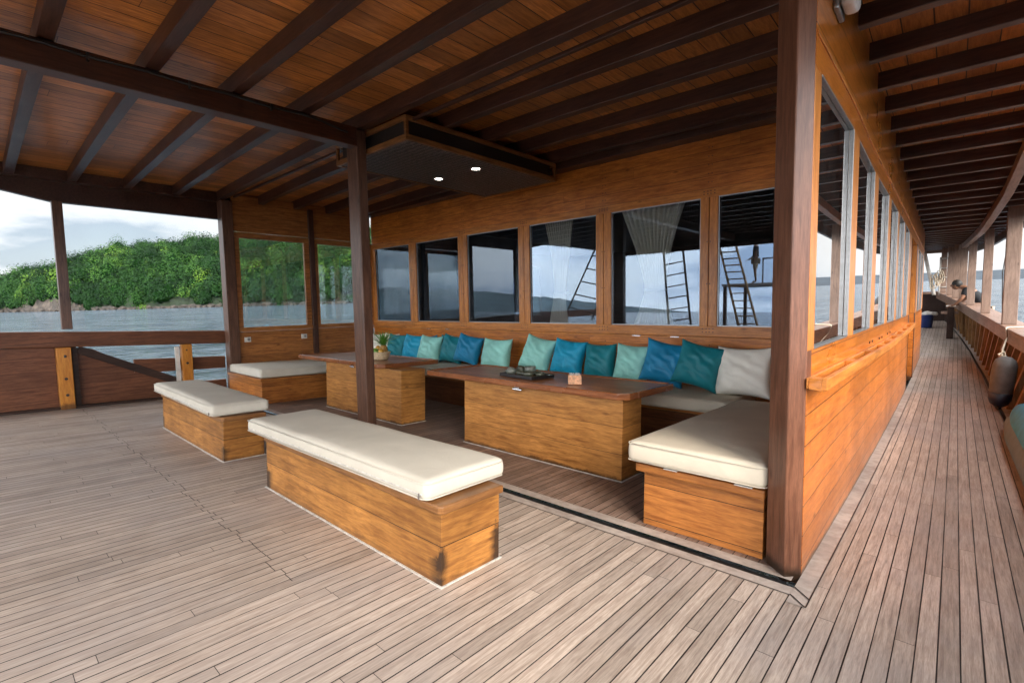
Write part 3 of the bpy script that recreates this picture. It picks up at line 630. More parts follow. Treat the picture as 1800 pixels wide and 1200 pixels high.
for a, b in SWX:
    wp_ = sw_(MB().strip(C(-.596), C(-.5905), lambda y: z_wb(y)-.01, lambda y: z_wt(y)+.01, [a-.01, b+.01]), 'window_pane', m_sglass)
    mb = MB(); g = .014
    mb.strip(C(-.590), C(-.566), z_wb, lambda y: z_wb(y)+.010, [a, b])
    mb.strip(C(-.590), C(-.566), lambda y: z_wt(y)-g, z_wt, [a, b])
    mb.strip(C(-.589), C(-.562), lambda y: z_wb(y)+.0105, lambda y: z_wt(y)-g-.0005, [b-.016, b]); mb.strip(C(-.589), C(-.575), lambda y: z_wb(y)+.0105, lambda y: z_wt(y)-g, [a, a+.012])
    mb.build('window_channel', m_alu, wp_, .002)
# thin moulding above windows and base trim
sw_(MB().strip(C(X1), C(X1+.008), lambda y: z_wt(y)+.15, lambda y: z_wt(y)+.175, frange(2.96, 14.4, .3)), 'moulding', m_frameh, .003)
mb = MB(); mb.box(-.70, X1, D0-.10, D0-.001, zd(D0)-.02, 2.40); mb.box(-.70, X1+.01, D1+.001, D1+.10, zd(D1)-.02, 2.36)
sw_(mb, 'door_frame', m_girder, .004)
sw_(MB().box(-.67, -.64, D0, D1, zd(D1)-.1, 2.42), 'doorway_door', m_girder)
# glass / bottle tray: a shelf with long pockets
mb = MB(); XA, XB, XC, XD = -.57, -.558, -.500, -.474
def seg(x0, x1, zlo, zhi, a, b): mb.strip(C(x0), C(x1), lambda y: z_s(y)+zlo, lambda y: z_s(y)+zhi, frange(a, b, .3))
seg(XA, XB, -.055, 0.0, 2.93, D0-.12); seg(XC, XD, -.058, 0.004, 2.93, D0-.12); seg(XB, XC, -.058, -.042, 2.93, D0-.12)
py = 2.93
for a, b in ((3.02, 4.05), (4.22, 5.05), (5.22, 5.95), (6.12, 6.6), (6.9, 7.4), (7.7, 8.2), (8.5, 9.0), (9.3, 9.8)):
    seg(XB, XC, -.042, 0.001, py, a); py = b
seg(XB, XC, -.042, 0.001, py, D0-.12)
sw_(mb, 'ledge_tray', m_frameh, .004)
mb = MB()
for y in (5.45, 5.65, 6.2, 6.45, 7.0, 7.3): mb.cyl((X1, y, z_s(y)+.05), (X1+.006, y, z_s(y)+.05), .012, n=10)
sw_(mb, 'plugs', m_plug)
# ------------------------------------------------------------------ saloon seen through the glass
sal = thing('saloon_room', 'dim saloon interior behind the cabin windows', 'room', (-5, 9, 0))
def sl_(mb, n, m): o = mb.build(n, m, sal); o.location = -Vector(sal.location); return o
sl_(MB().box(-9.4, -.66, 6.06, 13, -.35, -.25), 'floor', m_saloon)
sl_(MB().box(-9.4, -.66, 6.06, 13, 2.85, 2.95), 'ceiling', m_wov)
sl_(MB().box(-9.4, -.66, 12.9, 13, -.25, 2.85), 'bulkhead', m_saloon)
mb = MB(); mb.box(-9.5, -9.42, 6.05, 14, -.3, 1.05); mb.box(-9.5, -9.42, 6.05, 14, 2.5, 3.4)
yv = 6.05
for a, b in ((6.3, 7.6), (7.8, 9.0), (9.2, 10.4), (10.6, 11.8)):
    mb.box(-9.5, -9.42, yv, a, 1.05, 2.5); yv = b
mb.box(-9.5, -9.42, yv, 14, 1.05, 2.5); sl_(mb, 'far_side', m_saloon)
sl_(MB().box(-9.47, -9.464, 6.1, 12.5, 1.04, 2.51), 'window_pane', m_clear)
sl_(MB().box(-6.5, -3.6, 8.6, 9.5, .4, .46), 'saloon_table', m_saloon)
def curtain(x, wtop, wmid, label, zt=2.72, zb=.75, y=6.14, zm=1.55, wbot=None):
    bm = bmesh.new(); n, k = 64, 26; g = []; wbot = wbot or wtop*.85
    for j in range(k+1):
        z = zt+(zb-zt)*j/k
        if z > zm: s = (z-zm)/(zt-zm); wd = wmid+(wtop-wmid)*s**1.4
        else: s = (zm-z)/(zm-zb); wd = wmid+(wbot-wmid)*s**1.1
        row = []
        for i in range(n+1):
            t = i/n*2-1
            am = .035*(1-.4*abs(t))
            row.append(bm.verts.new((x+t*wd/2+.02*math.sin(z*3+x), y+am*math.sin(i*1.15+x*3)+.03*(1-t*t), z)))
        g.append(row)
    for j in range(k):
        for i in range(n): bm.faces.new((g[j][i], g[j][i+1], g[j+1][i+1], g[j+1][i]))
    mm = MB(); mm.bm.free(); mm.bm = bm
    cu = thing('curtain', label, 'curtain', (0, 0, 0), group='tied curtains behind the cabin windows')
    o = mm.build('cloth', m_curt, cu, smooth=True); sm = o.modifiers.new('solid', 'SOLIDIFY'); sm.thickness = .004
    mt = MB(); mt.tube([(x+wmid/2*1.1*math.cos(a)+.02*math.sin(zm*3+x), y+.02+.06*math.sin(a), zm) for a in [i*2*math.pi/20 for i in range(21)]], .02); mt.build('tie_band', m_curt, cu, smooth=True)
    return cu
curtain(-3.0, .95, .26, 'beige curtain tied at the waist behind the widest middle window')
curtain(-7.05, .75, .24, 'beige curtain tied at the waist behind the second window from the screen')
curtain(-4.55, .55, .2, 'beige curtain tied at the waist behind the fourth window', y=6.16)
# ------------------------------------------------------------------ furniture
def base_box(t, w, d, h, m, capm, caph=.045, lip=.018, lip_front=.02, nm='plank_base'):
    o = MB().box(-w/2, w/2, 0, d, 0, h-caph).build(nm, m, t, .004)
    c = MB().prism([(-w/2-lip+.02, -lip_front), (w/2+lip-.02, -lip_front), (w/2+lip, -lip_front+.02), (w/2+lip, d+lip), (-w/2-lip, d+lip), (-w/2-lip, -lip_front+.02)], h-caph, h).build('lid_rim', capm, t, .008)
    MB().box(-w/2-.011, w/2+.011, -.011, d+.011, .0, .006).build('sealant_line', m_caulk, t)
    return o
def cushion(label, w, d, h, loc, rot, m, seed=0, zipper=True, name='seat_cushion', sag=.012, group='loose cushions on the benches'):
    bm = bmesh.new(); bmesh.ops.create_cube(bm, size=2)
    nx = max(4, int(w/.06)); 
    bmesh.ops.subdivide_edges(bm, edges=bm.edges[:], cuts=1, use_grid_fill=True)
    bm.free(); bm = bmesh.new()
    rad = .035; pts = {}
    def P(a, b_, c):   # rounded box point
        x, y, z = a*w/2, b_*d/2, c*h/2
        ix, iy, iz = [max(-s_/2+rad, min(s_/2-rad, v)) for s_, v in ((w, x), (d, y), (h, z))]
        v = Vector((x-ix, y-iy, z-iz))
        if v.length > rad: v = v.normalized()*rad
        p = Vector((ix, iy, iz))+v
        puff = (1-min(1, abs(p.x)/(w/2))**6)*(1-min(1, abs(p.y)/(d/2))**6)
        if c > 0: p.z += sag*puff*1.2
        nz = noise.noise(Vector((p.x*2.2+seed*9, p.y*2.2, p.z*3)))
        p.z += .006*nz; 
        side = 1-puff
        p += Vector((p.x/(w/2)*.004, p.y/(d/2)*.006, 0))*math.sin((p.z/h+.5)*math.pi)
        p += Vector((0, 1, 0))*.004*noise.noise(Vector((p.x*6, seed, p.z*9)))*side
        return p
    def face(fn, na, nb):
        g = [[bm.verts.new(fn(i/na*2-1, j/nb*2-1)) for i in range(na+1)] for j in range(nb+1)]
        for j in range(nb):
            for i in range(na): bm.faces.new((g[j][i], g[j][i+1], g[j+1][i+1], g[j+1][i]))
    a, b_, c = max(12, int(w/.018)), max(12, int(d/.018)), 12
    face(lambda s, t: P(s, t, 1), a, b_); face(lambda s, t: P(s, t, -1), a, b_)
    face(lambda s, t: P(s, -1, t), a, c); face(lambda s, t: P(s, 1, t), a, c)
    face(lambda s, t: P(-1, s, t), b_, c); face(lambda s, t: P(1, s, t), b_, c)
    bmesh.ops.remove_doubles(bm, verts=bm.verts, dist=.0008)
    mm = MB(); mm.bm.free(); mm.bm = bm
    t = thing(name, label, 'seat cushion', loc, rot, group)
    cv = mm.build('cover', m, t, smooth=True, loc=(0, d/2, h/2)); sh = (0, -d/2, -h/2)
    for z, s_ in ((h-.017, 1), (.017, 1)):
        mt = MB(); q = .012; e = .0065
        ring = [(-w/2+.03, -e), (w/2-.03, -e), (w/2+e-.01, .01), (w/2+e, .03), (w/2+e, d-.03), (w/2-.03, d+e), (-w/2+.03, d+e), (-w/2-e, d-.03), (-w/2-e, .03), (-w/2+.01, .0-.002), (-w/2+.03, -e)]
        mt.tube([(x, y, z) for x, y in ring], .0035, 6).build('piping', m, cv, smooth=True, loc=sh)
    if zipper:
        MB().box(-w/2+.08, w/2-.03, -.0085, -.002, .038, .044).build('zipper', m_caulk, cv, loc=sh)
        MB().box(w/2-.055, w/2-.045, -.013, -.006, .012, .045).build('zipper_pull', m_steel, cv, loc=sh)
    return t
rt = (TILT, 0, 0)
def on(y, h): return -SL*y+h
# near bench
t = thing('low_bench', 'long low bench box of golden planks nearest the camera, right of the other loose bench', 'bench', (-3.02, 1.55, zl(1.55)), rt)
base_box(t, 2.20, .43, .43, m_bench, m_rim)
cushion('cream cushion on the long low bench nearest the camera', 2.34, .60, .115, (-3.165, 1.515, on(1.515, .431)), (TILT, 0, R(.6)), m_cush, 1)
t = thing('low_bench', 'low bench box of golden planks farther left, near the open railing', 'bench', (-6.19, 1.55, zl(1.55)), rt)
base_box(t, 2.14, .37, .43, m_bench, m_rim)
cushion('cream cushion on the left low bench near the open railing', 2.26, .52, .115, (-6.30, 1.50, on(1.50, .431)), (TILT, 0, R(-.8)), m_cush, 2)
# end bench, back bench, left bench
m_sheetw = m_white
t = thing('end_bench', 'short built-in bench of red-brown planks beside the corner post', 'bench', (-1.155, 3.0, zl(3.0)), rt)
MB().box(-.375, .375, .0, 2.1, 0, .36).build('plank_base', m_seat, t, .004)
MB().box(-.425, .385, -.035, 2.1, .361, .415).build('lid_rim', m_seat, t, .01)
MB().box(-.22, -.13, -.045, .02, .416, .421).build('hook_strip', m_white, t); MB().box(.22, .32, -.045, .02, .416, .421).build('hook_strip', m_white, t)
cushion('large oat cushion on the short bench beside the corner post', .86, 2.35, .145, (-1.195, 2.955, on(2.955, .422)), rt, m_cushg, 3, zipper=False)
t = thing('long_bench', 'long built-in bench along the cabin wall under the windows', 'bench', (-5.1, 5.0, zl(5.0)), rt)
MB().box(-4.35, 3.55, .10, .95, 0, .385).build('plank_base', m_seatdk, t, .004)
MB().box(-4.35, 3.55, .06, .95, .386, .42).build('lid_rim', m_seat, t, .006)
xs_ = [(-9.30, -7.02), (-7.0, -5.02), (-5.0, -1.66)]
for k, (a, b) in enumerate(xs_):
    lab = ['oat cushion section of the long bench at the screen end', 'oat cushion section of the long bench between the two tables', 'oat cushion section of the long bench behind the nearer table'][k]
    cushion(lab, b-a, .98, .14, ((a+b)/2, 5.0, on(5.0, .421)), rt, m_cushg, 5+k, zipper=False)
t = thing('screen_bench', 'built-in bench of dark red planks under the glazed screen', 'bench', (-8.75, 3.02, zl(3.02)), rt)
MB().box(-.70, .72, 0, 1.93, 0, .36).build('plank_base', m_seat, t, .004)
MB().box(-.70, .75, -.03, 1.93, .361, .40).build('lid_rim', m_seat, t, .006)
cushion('cream cushion on the bench under the glazed screen', 1.34, 1.60, .14, (-8.74, 3.03, on(3.03, .401)), rt, m_cush, 4, zipper=False)
# tables
def table(name, label, cx, cy, wt, wb, xb0, dt, db):
    t = thing(name, label, 'table', (cx, cy, zl(cy)), rt)
    MB().box(xb0, xb0+wb, 0, db, 0, .705).build('plank_base', m_table, t, .004)
    MB().box(xb0-.011, xb0+wb+.011, -.011, db+.011, 0, .006).build('sealant_line', m_caulk, t)
    c = .07; a, b, y0, y1 = -wt/2, wt/2, -.07, dt-.07
    poly = lambda e: [(a+c-e*.4, y0-e), (b-c+e*.4, y0-e), (b+e, y0+c-e*.4), (b+e, y1-c+e*.4), (b-c+e*.4, y1+e), (a+c-e*.4, y1+e), (a-e, y1-c+e*.4), (a-e, y0+c-e*.4)]
    top = MB().prism(poly(-.004), .715, .752).build('tabletop', m_top, t)
    mb = MB(); o_, i_ = poly(.012), poly(-.03)
    ov = [[mb.bm.verts.new((x, y, z)) for x, y in o_] for z in (.706, .765)]; iv = [[mb.bm.verts.new((x, y, z)) for x, y in i_] for z in (.706, .765)]
    for k in range(8):
        q = (k+1) % 8
        mb.bm.faces.new((ov[0][k], ov[0][q], ov[1][q], ov[1][k])); mb.bm.faces.new((iv[0][k], iv[1][k], iv[1][q], iv[0][q]))
        mb.bm.faces.new((ov[1][k], ov[1][q], iv[1][q], iv[1][k])); mb.bm.faces.new((ov[0][k], iv[0][k], iv[0][q], ov[0][q]))
    mb.build('rim', m_toprim, top, .008)
    mb = MB(); mb.box(-.03+xb0+wb*.40, .03+xb0+wb*.40, -.02, 0, .66, .70); mb.cyl((xb0+wb*.40-.05, -.018, .675), (xb0+wb*.40+.07, -.018, .672), .010, n=10); mb.build('latch', m_steel, t, .003)
    return t
table('lounge_table', 'long varnished table with plank pedestal, nearer, in front of the cushioned corner', -3.33, 3.64, 2.66, 1.97, -.70, .98, .335)
table('lounge_table', 'varnished table with plank pedestal behind the middle post, carrying the fruit basket', -6.79, 3.64, 2.42, 1.95, -.38, 1.02, .38)

# ------------------------------------------------------------------ pillows
def pillow(label, m, x, wd, ht, rz, ry, lean, y=5.62, T=.15, seed=0, dz=0.):
    n = 34; bm = bmesh.new()
    def pt(a, b_, s):
        ea = 1-.13*(1-b_*b_)**1.0; eb = 1-.12*(1-a*a)
        px, pz = a*wd/2*ea, b_*ht/2*eb
        e = max(0, (1-a*a))*max(0, (1-b_*b_)); th = T*e**.42*(1-.15*b_)
        w1 = noise.noise(Vector((a*1.6+seed*5.1, b_*1.6, s*3+seed)))*.022
        rad = math.atan2(b_, a); rr = math.hypot(a, b_)
        cre = .010*math.sin(rad*9+seed*2+2*noise.noise(Vector((a*2, b_*2, seed))))*max(0, rr-.35)*e**.3
        diag = .009*math.sin((a*1.3+b_*2.2)*6+seed*3+3*noise.noise(Vector((a*2+seed, b_*2, 4))))*e**.6
        return Vector((px, s*(th+(w1+cre+diag)*e**.25), pz+ht/2*.93))
    G = {}
    for s in (-1, 1):
        g = [[bm.verts.new(pt(i/n*2-1, j/n*2-1, s)) for i in range(n+1)] for j in range(n+1)]
        for j in range(n):
            for i in range(n):
                q = (g[j][i], g[j][i+1], g[j+1][i+1], g[j+1][i]); bm.faces.new(q if s < 0 else q[::-1])
    bmesh.ops.remove_doubles(bm, verts=bm.verts, dist=.0005)
    mm = MB(); mm.bm.free(); mm.bm = bm
    o = mm.build('throw_pillow', m, None, smooth=True)
    o.location = (x, y, on(y, .562)+dz); o.rotation_mode = 'YXZ'; o.rotation_euler = (R(-lean), R(ry), R(rz))
    return tag(o, label, 'pillow', 'pillows along the long bench')
pl = [
 ('white pillow at the screen end of the bench, behind the pineapple', m_pw, -9.12, .52, .50, 0, 0, 14, 5.72),
 ('white pillow second from the screen, partly behind the dark teal one', m_pw, -8.68, .50, .50, 0, 2, 12, 5.80),
 ('dark teal pillow just right of the pineapple', m_teal, -8.18, .50, .50, 12, 2, 14, 5.62),
 ('bright blue pillow between the first dark teal and the first aqua pillow', m_cyan, -7.66, .50, .50, 10, 3, 14, 5.62),
 ('pale aqua pillow behind the right end of the farther table', m_aqua, -7.10, .54, .50, 6, 3, 15, 5.56),
 ('dark teal pillow right of the farther table, leaning right', m_teal, -6.58, .50, .50, 8, 7, 14, 5.64),
 ('deep blue pillow overlapped by the wide aqua pillow', m_blue, -6.12, .52, .50, 10, 10, 15, 5.58),
 ('wide pale aqua pillow behind the left end of the nearer table', m_aqua, -5.43, .62, .52, 0, 0, 13, 5.58),
 ('creased aqua pillow tilted right, behind the tea tray', m_aqua, -4.58, .52, .52, 8, 12, 18, 5.50),
 ('bright blue pillow right of the tilted aqua one', m_cyan, -4.05, .52, .52, 6, 6, 15, 5.58),
 ('dark teal pillow behind the small coral box', m_teal, -3.53, .48, .51, 0, -1, 12, 5.62),
 ('pale aqua pillow right of the coral box', m_aqua, -3.04, .47, .51, 4, 3, 14, 5.56),
 ('deep blue pillow with a raised left corner at the table end', m_blue, -2.60, .54, .53, 10, 10, 14, 5.50),
 ('crumpled dark teal pillow beside the large white one', m_teal, -2.17, .53, .52, 8, 12, 16, 5.42),
 ('large white pillow in the corner next to the corner post', m_pw, -1.66, .62, .56, -6, -2, 16, 5.46)]
for k, a in enumerate(pl):
    lab, m, x, wd, ht, rz, ry, lean, y = a
    pillow(lab, m, x, wd, ht, rz, ry, lean, y, seed=k+1, dz=.0+.006*abs(ry))
pillow('deep blue pillow tucked behind the bright blue one', m_blue, -7.45, .46, .50, 0, -3, 8, 5.86, T=.1, seed=31)
pillow('dark teal pillow tucked behind the pale aqua one by the far table', m_teal, -6.95, .46, .51, 0, 4, 8, 5.88, T=.1, seed=32)

# ------------------------------------------------------------------ things on the tables
TZ = lambda y: on(y, .753)+.004
m_tray = plain('black_lacquer', (.016, .016, .018), .3, coat=.4)
m_mat_ = plain('tan_mat', (.42, .29, .15), .8, nscale=90, nvar=.3, bump=.3)
m_stone = plain('green_stoneware', (.060, .068, .048), .28, nscale=40, nvar=.5, coat=.5)
m_stone2 = plain('speckled_stoneware', (.16, .18, .155), .3, nscale=120, nvar=.8, coat=.4)
tr = thing('tea_tray', 'flat black tray with a tan mat under the green cups', 'tray', (-3.40, 3.99, TZ(3.99)), (TILT, 0, R(-6)))
mb = MB(); mb.box(-.25, .25, -.17, .17, 0, .012); mb.box(-.25, .25, -.17, -.155, .0125, .036); mb.box(-.25, .25, .155, .17, .0125, .036); mb.box(-.25, -.235, -.154, .154, .0125, .036); mb.box(.235, .25, -.154, .154, .0125, .036)
mb.build('tray_body', m_tray, tr, .004); MB().box(-.23, .23, -.15, .15, .013, .017).build('mat', m_mat_, tr)
cup = [(.018, 0), (.030, .002), (.045, .018), (.052, .042), (.049, .042), (.042, .020), (.026, .008), (0, .007)]
bowl = [(.022, 0), (.035, .002), (.058, .022), (.066, .052), (.062, .052), (.054, .024), (.03, .009), (0, .008)]
pot = [(.035, 0), (.055, .004), (.066, .03), (.060, .062), (.064, .085), (.060, .085), (.054, .062), (.058, .03), (.04, .012), (0, .011)]
cl = [(-.175, -.06, bowl, m_stone2, 'speckled grey-green bowl at the left front of the tea tray', 'tea_bowl', 'bowl'),
      (-.06, -.04, cup, m_stone, 'dark green cup second from the left on the tea tray', 'tea_cup', 'cup'),
      (.03, -.06, cup, m_stone, 'dark green cup third from the left on the tea tray', 'tea_cup', 'cup'),
      (.115, -.085, bowl, m_stone, 'wide dark green cup at the front right of the tea tray', 'tea_cup', 'cup'),
      (.185, .01, cup, m_stone, 'dark green cup at the far right end of the tea tray', 'tea_cup', 'cup'),
      (-.17, .07, bowl, m_stone, 'dark green bowl at the back left of the tea tray', 'tea_bowl', 'bowl'),
      (-.04, .09, pot, m_stone2, 'tall green jar with a pale rim at the back of the tea tray', 'tea_jar', 'jar'),
      (.09, .07, cup, m_stone, 'dark green cup behind the others near the middle of the tray', 'tea_cup', 'cup')]
for x, y, pr, m, lab, nm, cat in cl:
    a = R(-6); wx = -3.40+x*math.cos(a)-y*math.sin(a); wy = 3.99+x*math.sin(a)+y*math.cos(a)
    o = MB().lathe(pr, 28).build(nm, m, None, smooth=True, loc=(wx, wy, TZ(wy)+.0175)); tag(o, lab, cat, 'green tea set on the tray')
for x, y, z, a, lab in ((-.175, -.06, .085, 150, 'upturned speckled cup stacked on the left front bowl'), (-.16, .07, .095, 160, 'upturned dark cup resting on the back left bowl')):
    q = R(-6); wx = -3.40+x*math.cos(q)-y*math.sin(q); wy = 3.99+x*math.sin(q)+y*math.cos(q)
    o = MB().lathe(cup, 24).build('tea_cup', m_stone2 if y < 0 else m_stone, None, smooth=True, loc=(wx, wy, TZ(wy)+z+.008)); o.rotation_euler = (R(180-8), R(6), 0); tag(o, lab, 'cup', 'green tea set on the tray')
m_coral = plain('coral_shell', (.68, .36, .20), .5, nscale=38, nvar=.55, bump=.2)
cb = thing('toothpick_box', 'small square coral-coloured box of clear picks on the nearer table', 'box', (-2.715, 3.90, TZ(3.9)), (TILT, 0, R(38)))
mb = MB(); q = .062
mb.box(-q, q, -q, -q+.008, 0, .088); mb.box(-q, q, q-.008, q, 0, .088); mb.box(-q, -q+.008, -q+.0085, q-.0085, 0, .088); mb.box(q-.008, q, -q+.0085, q-.0085, 0, .088); mb.box(-q+.009, q-.009, -q+.009, q-.009, .002, .07)
mb.build('box_body', m_coral, cb, .002)
random.seed(3)
for k in range(34):
    x, y = random.uniform(-.045, .045), random.uniform(-.045, .045)
    MB().cyl((x, y, .0695), (x+random.uniform(-.006, .006), y+random.uniform(-.006, .006), .097+random.uniform(0, .008)), .003, n=6).build('pick', m_white, cb)

# fruit basket
m_wick = plain('wicker', (.58, .45, .28), .7, nscale=70, nvar=.4, bump=.5)
bx, by = -6.27, 4.05; bz = TZ(by)
bk = thing('fruit_basket', 'round cream wicker basket of fruit on the farther table', 'basket', (bx, by, bz), rt)
bm_ = MB(); prof = []
for j in range(9): z = j/8*.105; prof.append((.095+.042*(j/8)**.8+(.003 if j % 2 else 0), z))
bm_.lathe([(0, .004), (.09, .003)]+prof+[(.142, .108), (.142, .118), (.132, .118), (.128, .108), (.09, .02), (0, .018)], 40)
for v in bm_.bm.verts:
    rr = math.hypot(v.co.x, v.co.y)
    if rr > .09: a = math.atan2(v.co.y, v.co.x); k = 1+.012*math.sin(a*20); v.co.x *= k; v.co.y *= k
bm_.build('woven_bowl', m_wick, bk, smooth=True)
m_lime = plain('lime_skin', (.12, .26, .025), .4, nscale=25, nvar=.35, coat=.2); m_mango = plain('mango_skin', (.50, .26, .03), .4, nscale=12, nvar=.4, coat=.2)
m_pine = plain('pineapple_skin', (.34, .19, .045), .6, nscale=60, nvar=.6, bump=.6); m_leafp = plain('pineapple_leaf', (.09, .26, .03), .45, nscale=12, nvar=.5)
for k, (dx, dy, dz, rad, m, lab) in enumerate([(-.075, -.055, .125, .042, m_lime, 'green fruit at the left front of the basket'), (.005, -.085, .125, .044, m_lime, 'green fruit at the centre front of the basket'), (-.03, -.02, .165, .040, m_mango, 'yellow-green fruit on top of the left pile in the basket'), (-.09, .03, .13, .043, m_lime, 'green fruit at the back left of the basket'), (.085, -.045, .125, .042, m_mango, 'orange fruit at the right front of the basket')]):
    o = MB().ball((0, 0, 0), rad, (1, 1, 1.08)).build('fruit', m, None, smooth=True, loc=(bx+dx, by+dy, bz+dz)); tag(o, lab, 'fruit', 'fruit in the basket')
pn = thing('pineapple', 'whole pineapple with a spiky green crown standing in the basket', 'pineapple', (bx+.035, by+.03, bz+.06), (R(4), R(6), 0))
mb = MB(); prof = [(.0, 0), (.03, .003), (.052, .03), (.060, .075), (.056, .12), (.040, .152), (.018, .165), (0, .168)]
bm2 = MB().lathe(prof, 28)
bm2.build('fruit_body', m_pine, pn, smooth=True)
mb = MB(); random.seed(5)
for k in range(46):
    a = k*2.399; lv = k/46; ln = .26-.06*lv if k > 10 else .16; el = R(18+64*lv); hz = .155+.02*lv
    d = Vector((math.cos(a)*math.cos(el), math.sin(a)*math.cos(el), math.sin(el))); sd_ = Vector((-math.sin(a), math.cos(a), 0)); prev = None
    p = Vector((0, 0, hz))+Vector((math.cos(a), math.sin(a), 0))*.012
    for j in range(6):
        s = j/5; wv = .013*(1-s)**.8+.0006; row = [mb.bm.verts.new(p-sd_*wv), mb.bm.verts.new(p+sd_*wv)]
        if prev: mb.bm.faces.new((prev[0], prev[1], row[1], row[0]))
        prev = row; p = p+d*ln/5; d = (d+Vector((math.cos(a)*.12, math.sin(a)*.12, -.06+.06*lv))).normalized()
o = mb.build('leaf_crown', m_leafp, pn); sm = o.modifiers.new('s', 'SOLIDIFY'); sm.thickness = .002
# ------------------------------------------------------------------ right bulwark
rb = thing('side_bulwark', 'curved timber bulwark with a broad cap rail along the side deck', 'railing', (.8, 10, 0))
def rb_(mb, n, m, bv=0., **k): o = mb.build(n, m, rb, bv, **k); o.location = -Vector(rb.location); return o
m_stan = wood('stanchion_timber', (.42, .22, .085), (.17, .08, .03), 'Z', None, rough=.5, gscale=10, blotch=.6)
yr = frange(-9, 21.4, .4)
rb_(MB().strip(x_cap, lambda y: x_cap(y)+.36, lambda y: z_cap(y)-.045, z_cap, yr), 'cap_rail', m_cap, .01)
rb_(MB().strip(lambda y: x_cap(y)+.012, lambda y: x_cap(y)+.09, lambda y: z_cap(y)-.235, lambda y: z_cap(y)-.047, yr), 'rail_board', m_cap, .006)
rb_(MB().strip(lambda y: x_cap(y)+.24, lambda y: x_cap(y)+.30, lambda y: zd(y)-1.6, lambda y: z_cap(y)-.046, yr), 'outer_planks', m_raildk)
y = 1.0
while y < 21:
    mb = MB(); a = x_cap(y); b = x_edge(y)+.09
    mb.hexa([(b, y-.085, zd(y)-.03), (b+.14, y-.085, zd(y)-.03), (b+.14, y+.085, zd(y)-.03), (b, y+.085, zd(y)-.03), (a+.095, y-.085, z_cap(y)-.048), (a+.235, y-.085, z_cap(y)-.048), (a+.235, y+.085, z_cap(y)-.048), (a+.095, y+.085, z_cap(y)-.048)])
    rb_(mb, 'stanchion', m_stan, .006); y += .62
mb = MB(); mb.box(-2.6, x_cap(21.4)+.3, 21.4, 21.52, zd(21.4)-.3, z_cap(21.4)-.10); rb_(mb, 'end_panel', m_raildk)
mb = MB(); mb.box(-2.6, x_cap(21.4)+.3, 21.34, 21.56, z_cap(21.4)-.10, z_cap(21.4)-.02); rb_(mb, 'end_cap', m_cap)
rb_(MB().strip(lambda y: x_edge(y)-.006, lambda y: x_edge(y)+.006, lambda y: zd(y)-.01, lambda y: zd(y)+.006, frange(-9, 21.4, .5)), 'edge_strip', m_alu)
ky = [-3.6, -1.0, 1.6, 4.2, 6.9, 9.55, 12.30, 14.95, 17.08, 18.3, 19.2, 20.1, 21.0]
lb = ['far behind the camera', 'behind the camera', 'beside the camera', 'just out of frame by the corner', 'second before the blue pontoon', 'just before the grey fender', 'nearest in view', 'second in view on the side deck rail', 'third in view, by the leaning crewman', 'fourth in view, first of the far cluster', 'second of the far cluster', 'third of the far cluster', 'last at the bow end']
for k, y in enumerate(ky):
    x = x_cap(y)+.03; wv = .19 if y < 14 else .15
    post('square timber post on the side deck rail, '+lb[k], x, x+wv, y-.09, y+.09, z_cap(y)-.002, z_c(y)+.1, m_rpost, 'side_post', 'posts along the side deck rail', .008)
# fender hung on a rope
fx, fy = .485, 9.35; fz = zd(fy)+.10
fd = thing('boat_fender', 'grey cylindrical boat fender with dark ends hanging inside the bulwark', 'fender', (fx, fy, fz), (R(3), R(4), 0))
MB().lathe([(.0, .10), (.112, .12), (.120, .16), (.128, .35), (.126, .52), (.105, .60), (.06, .64), (.0, .65)], 36).build('tube', plain('grey_rubber', (.11, .105, .10), .55, nscale=9, nvar=.35, bump=.1), fd, smooth=True)
MB().lathe([(.0, -.05), (.05, -.04), (.095, .0), (.118, .06), (.124, .155), (.0, .16)], 36).build('dark_end', plain('navy_rubber', (.012, .014, .03), .4), fd, smooth=True)
MB().lathe([(.015, -.09), (.03, -.07), (.035, -.045), (.0, -.04)], 16).build('eyelet', m_black, fd, smooth=True)
xr = x_cap(10.6)
mb = MB(); mb.tube([(fx, fy, fz+.60), (fx+.01, fy+.1, fz+.68), (fx+.02, fy+.3, fz+.72), (x_cap(11.2)-.012, 11.2, z_cap(11.2)-.12), (x_cap(11.4)-.012, 11.4, z_cap(11.4)+.004), (x_cap(11.5)+.03, 11.5, z_cap(11.5)+.012), (x_cap(11.5)+.37, 11.6, z_cap(11.6)+.012)], .012, 8)
mb.tube([(fx+.01, fy, fz+.61), (fx-.03, fy+.03, fz+.67), (fx+.03, fy+.09, fz+.70), (fx+.04, fy+.02, fz+.64), (fx-.01, fy-.02, fz+.66)], .014, 8)
tag(mb.build('fender_rope', m_rope, None, smooth=True), 'pale rope tying the grey fender over the cap rail', 'rope')
mb = MB(); yk = frange(11.6, 6.5, .2); mb.tube([(x_cap(y)+.34, y, z_cap(y)+.013) for y in yk], .012, 8)
tag(mb.build('rail_rope', m_rope, None, smooth=True), 'pale rope lying along the top of the cap rail', 'rope')
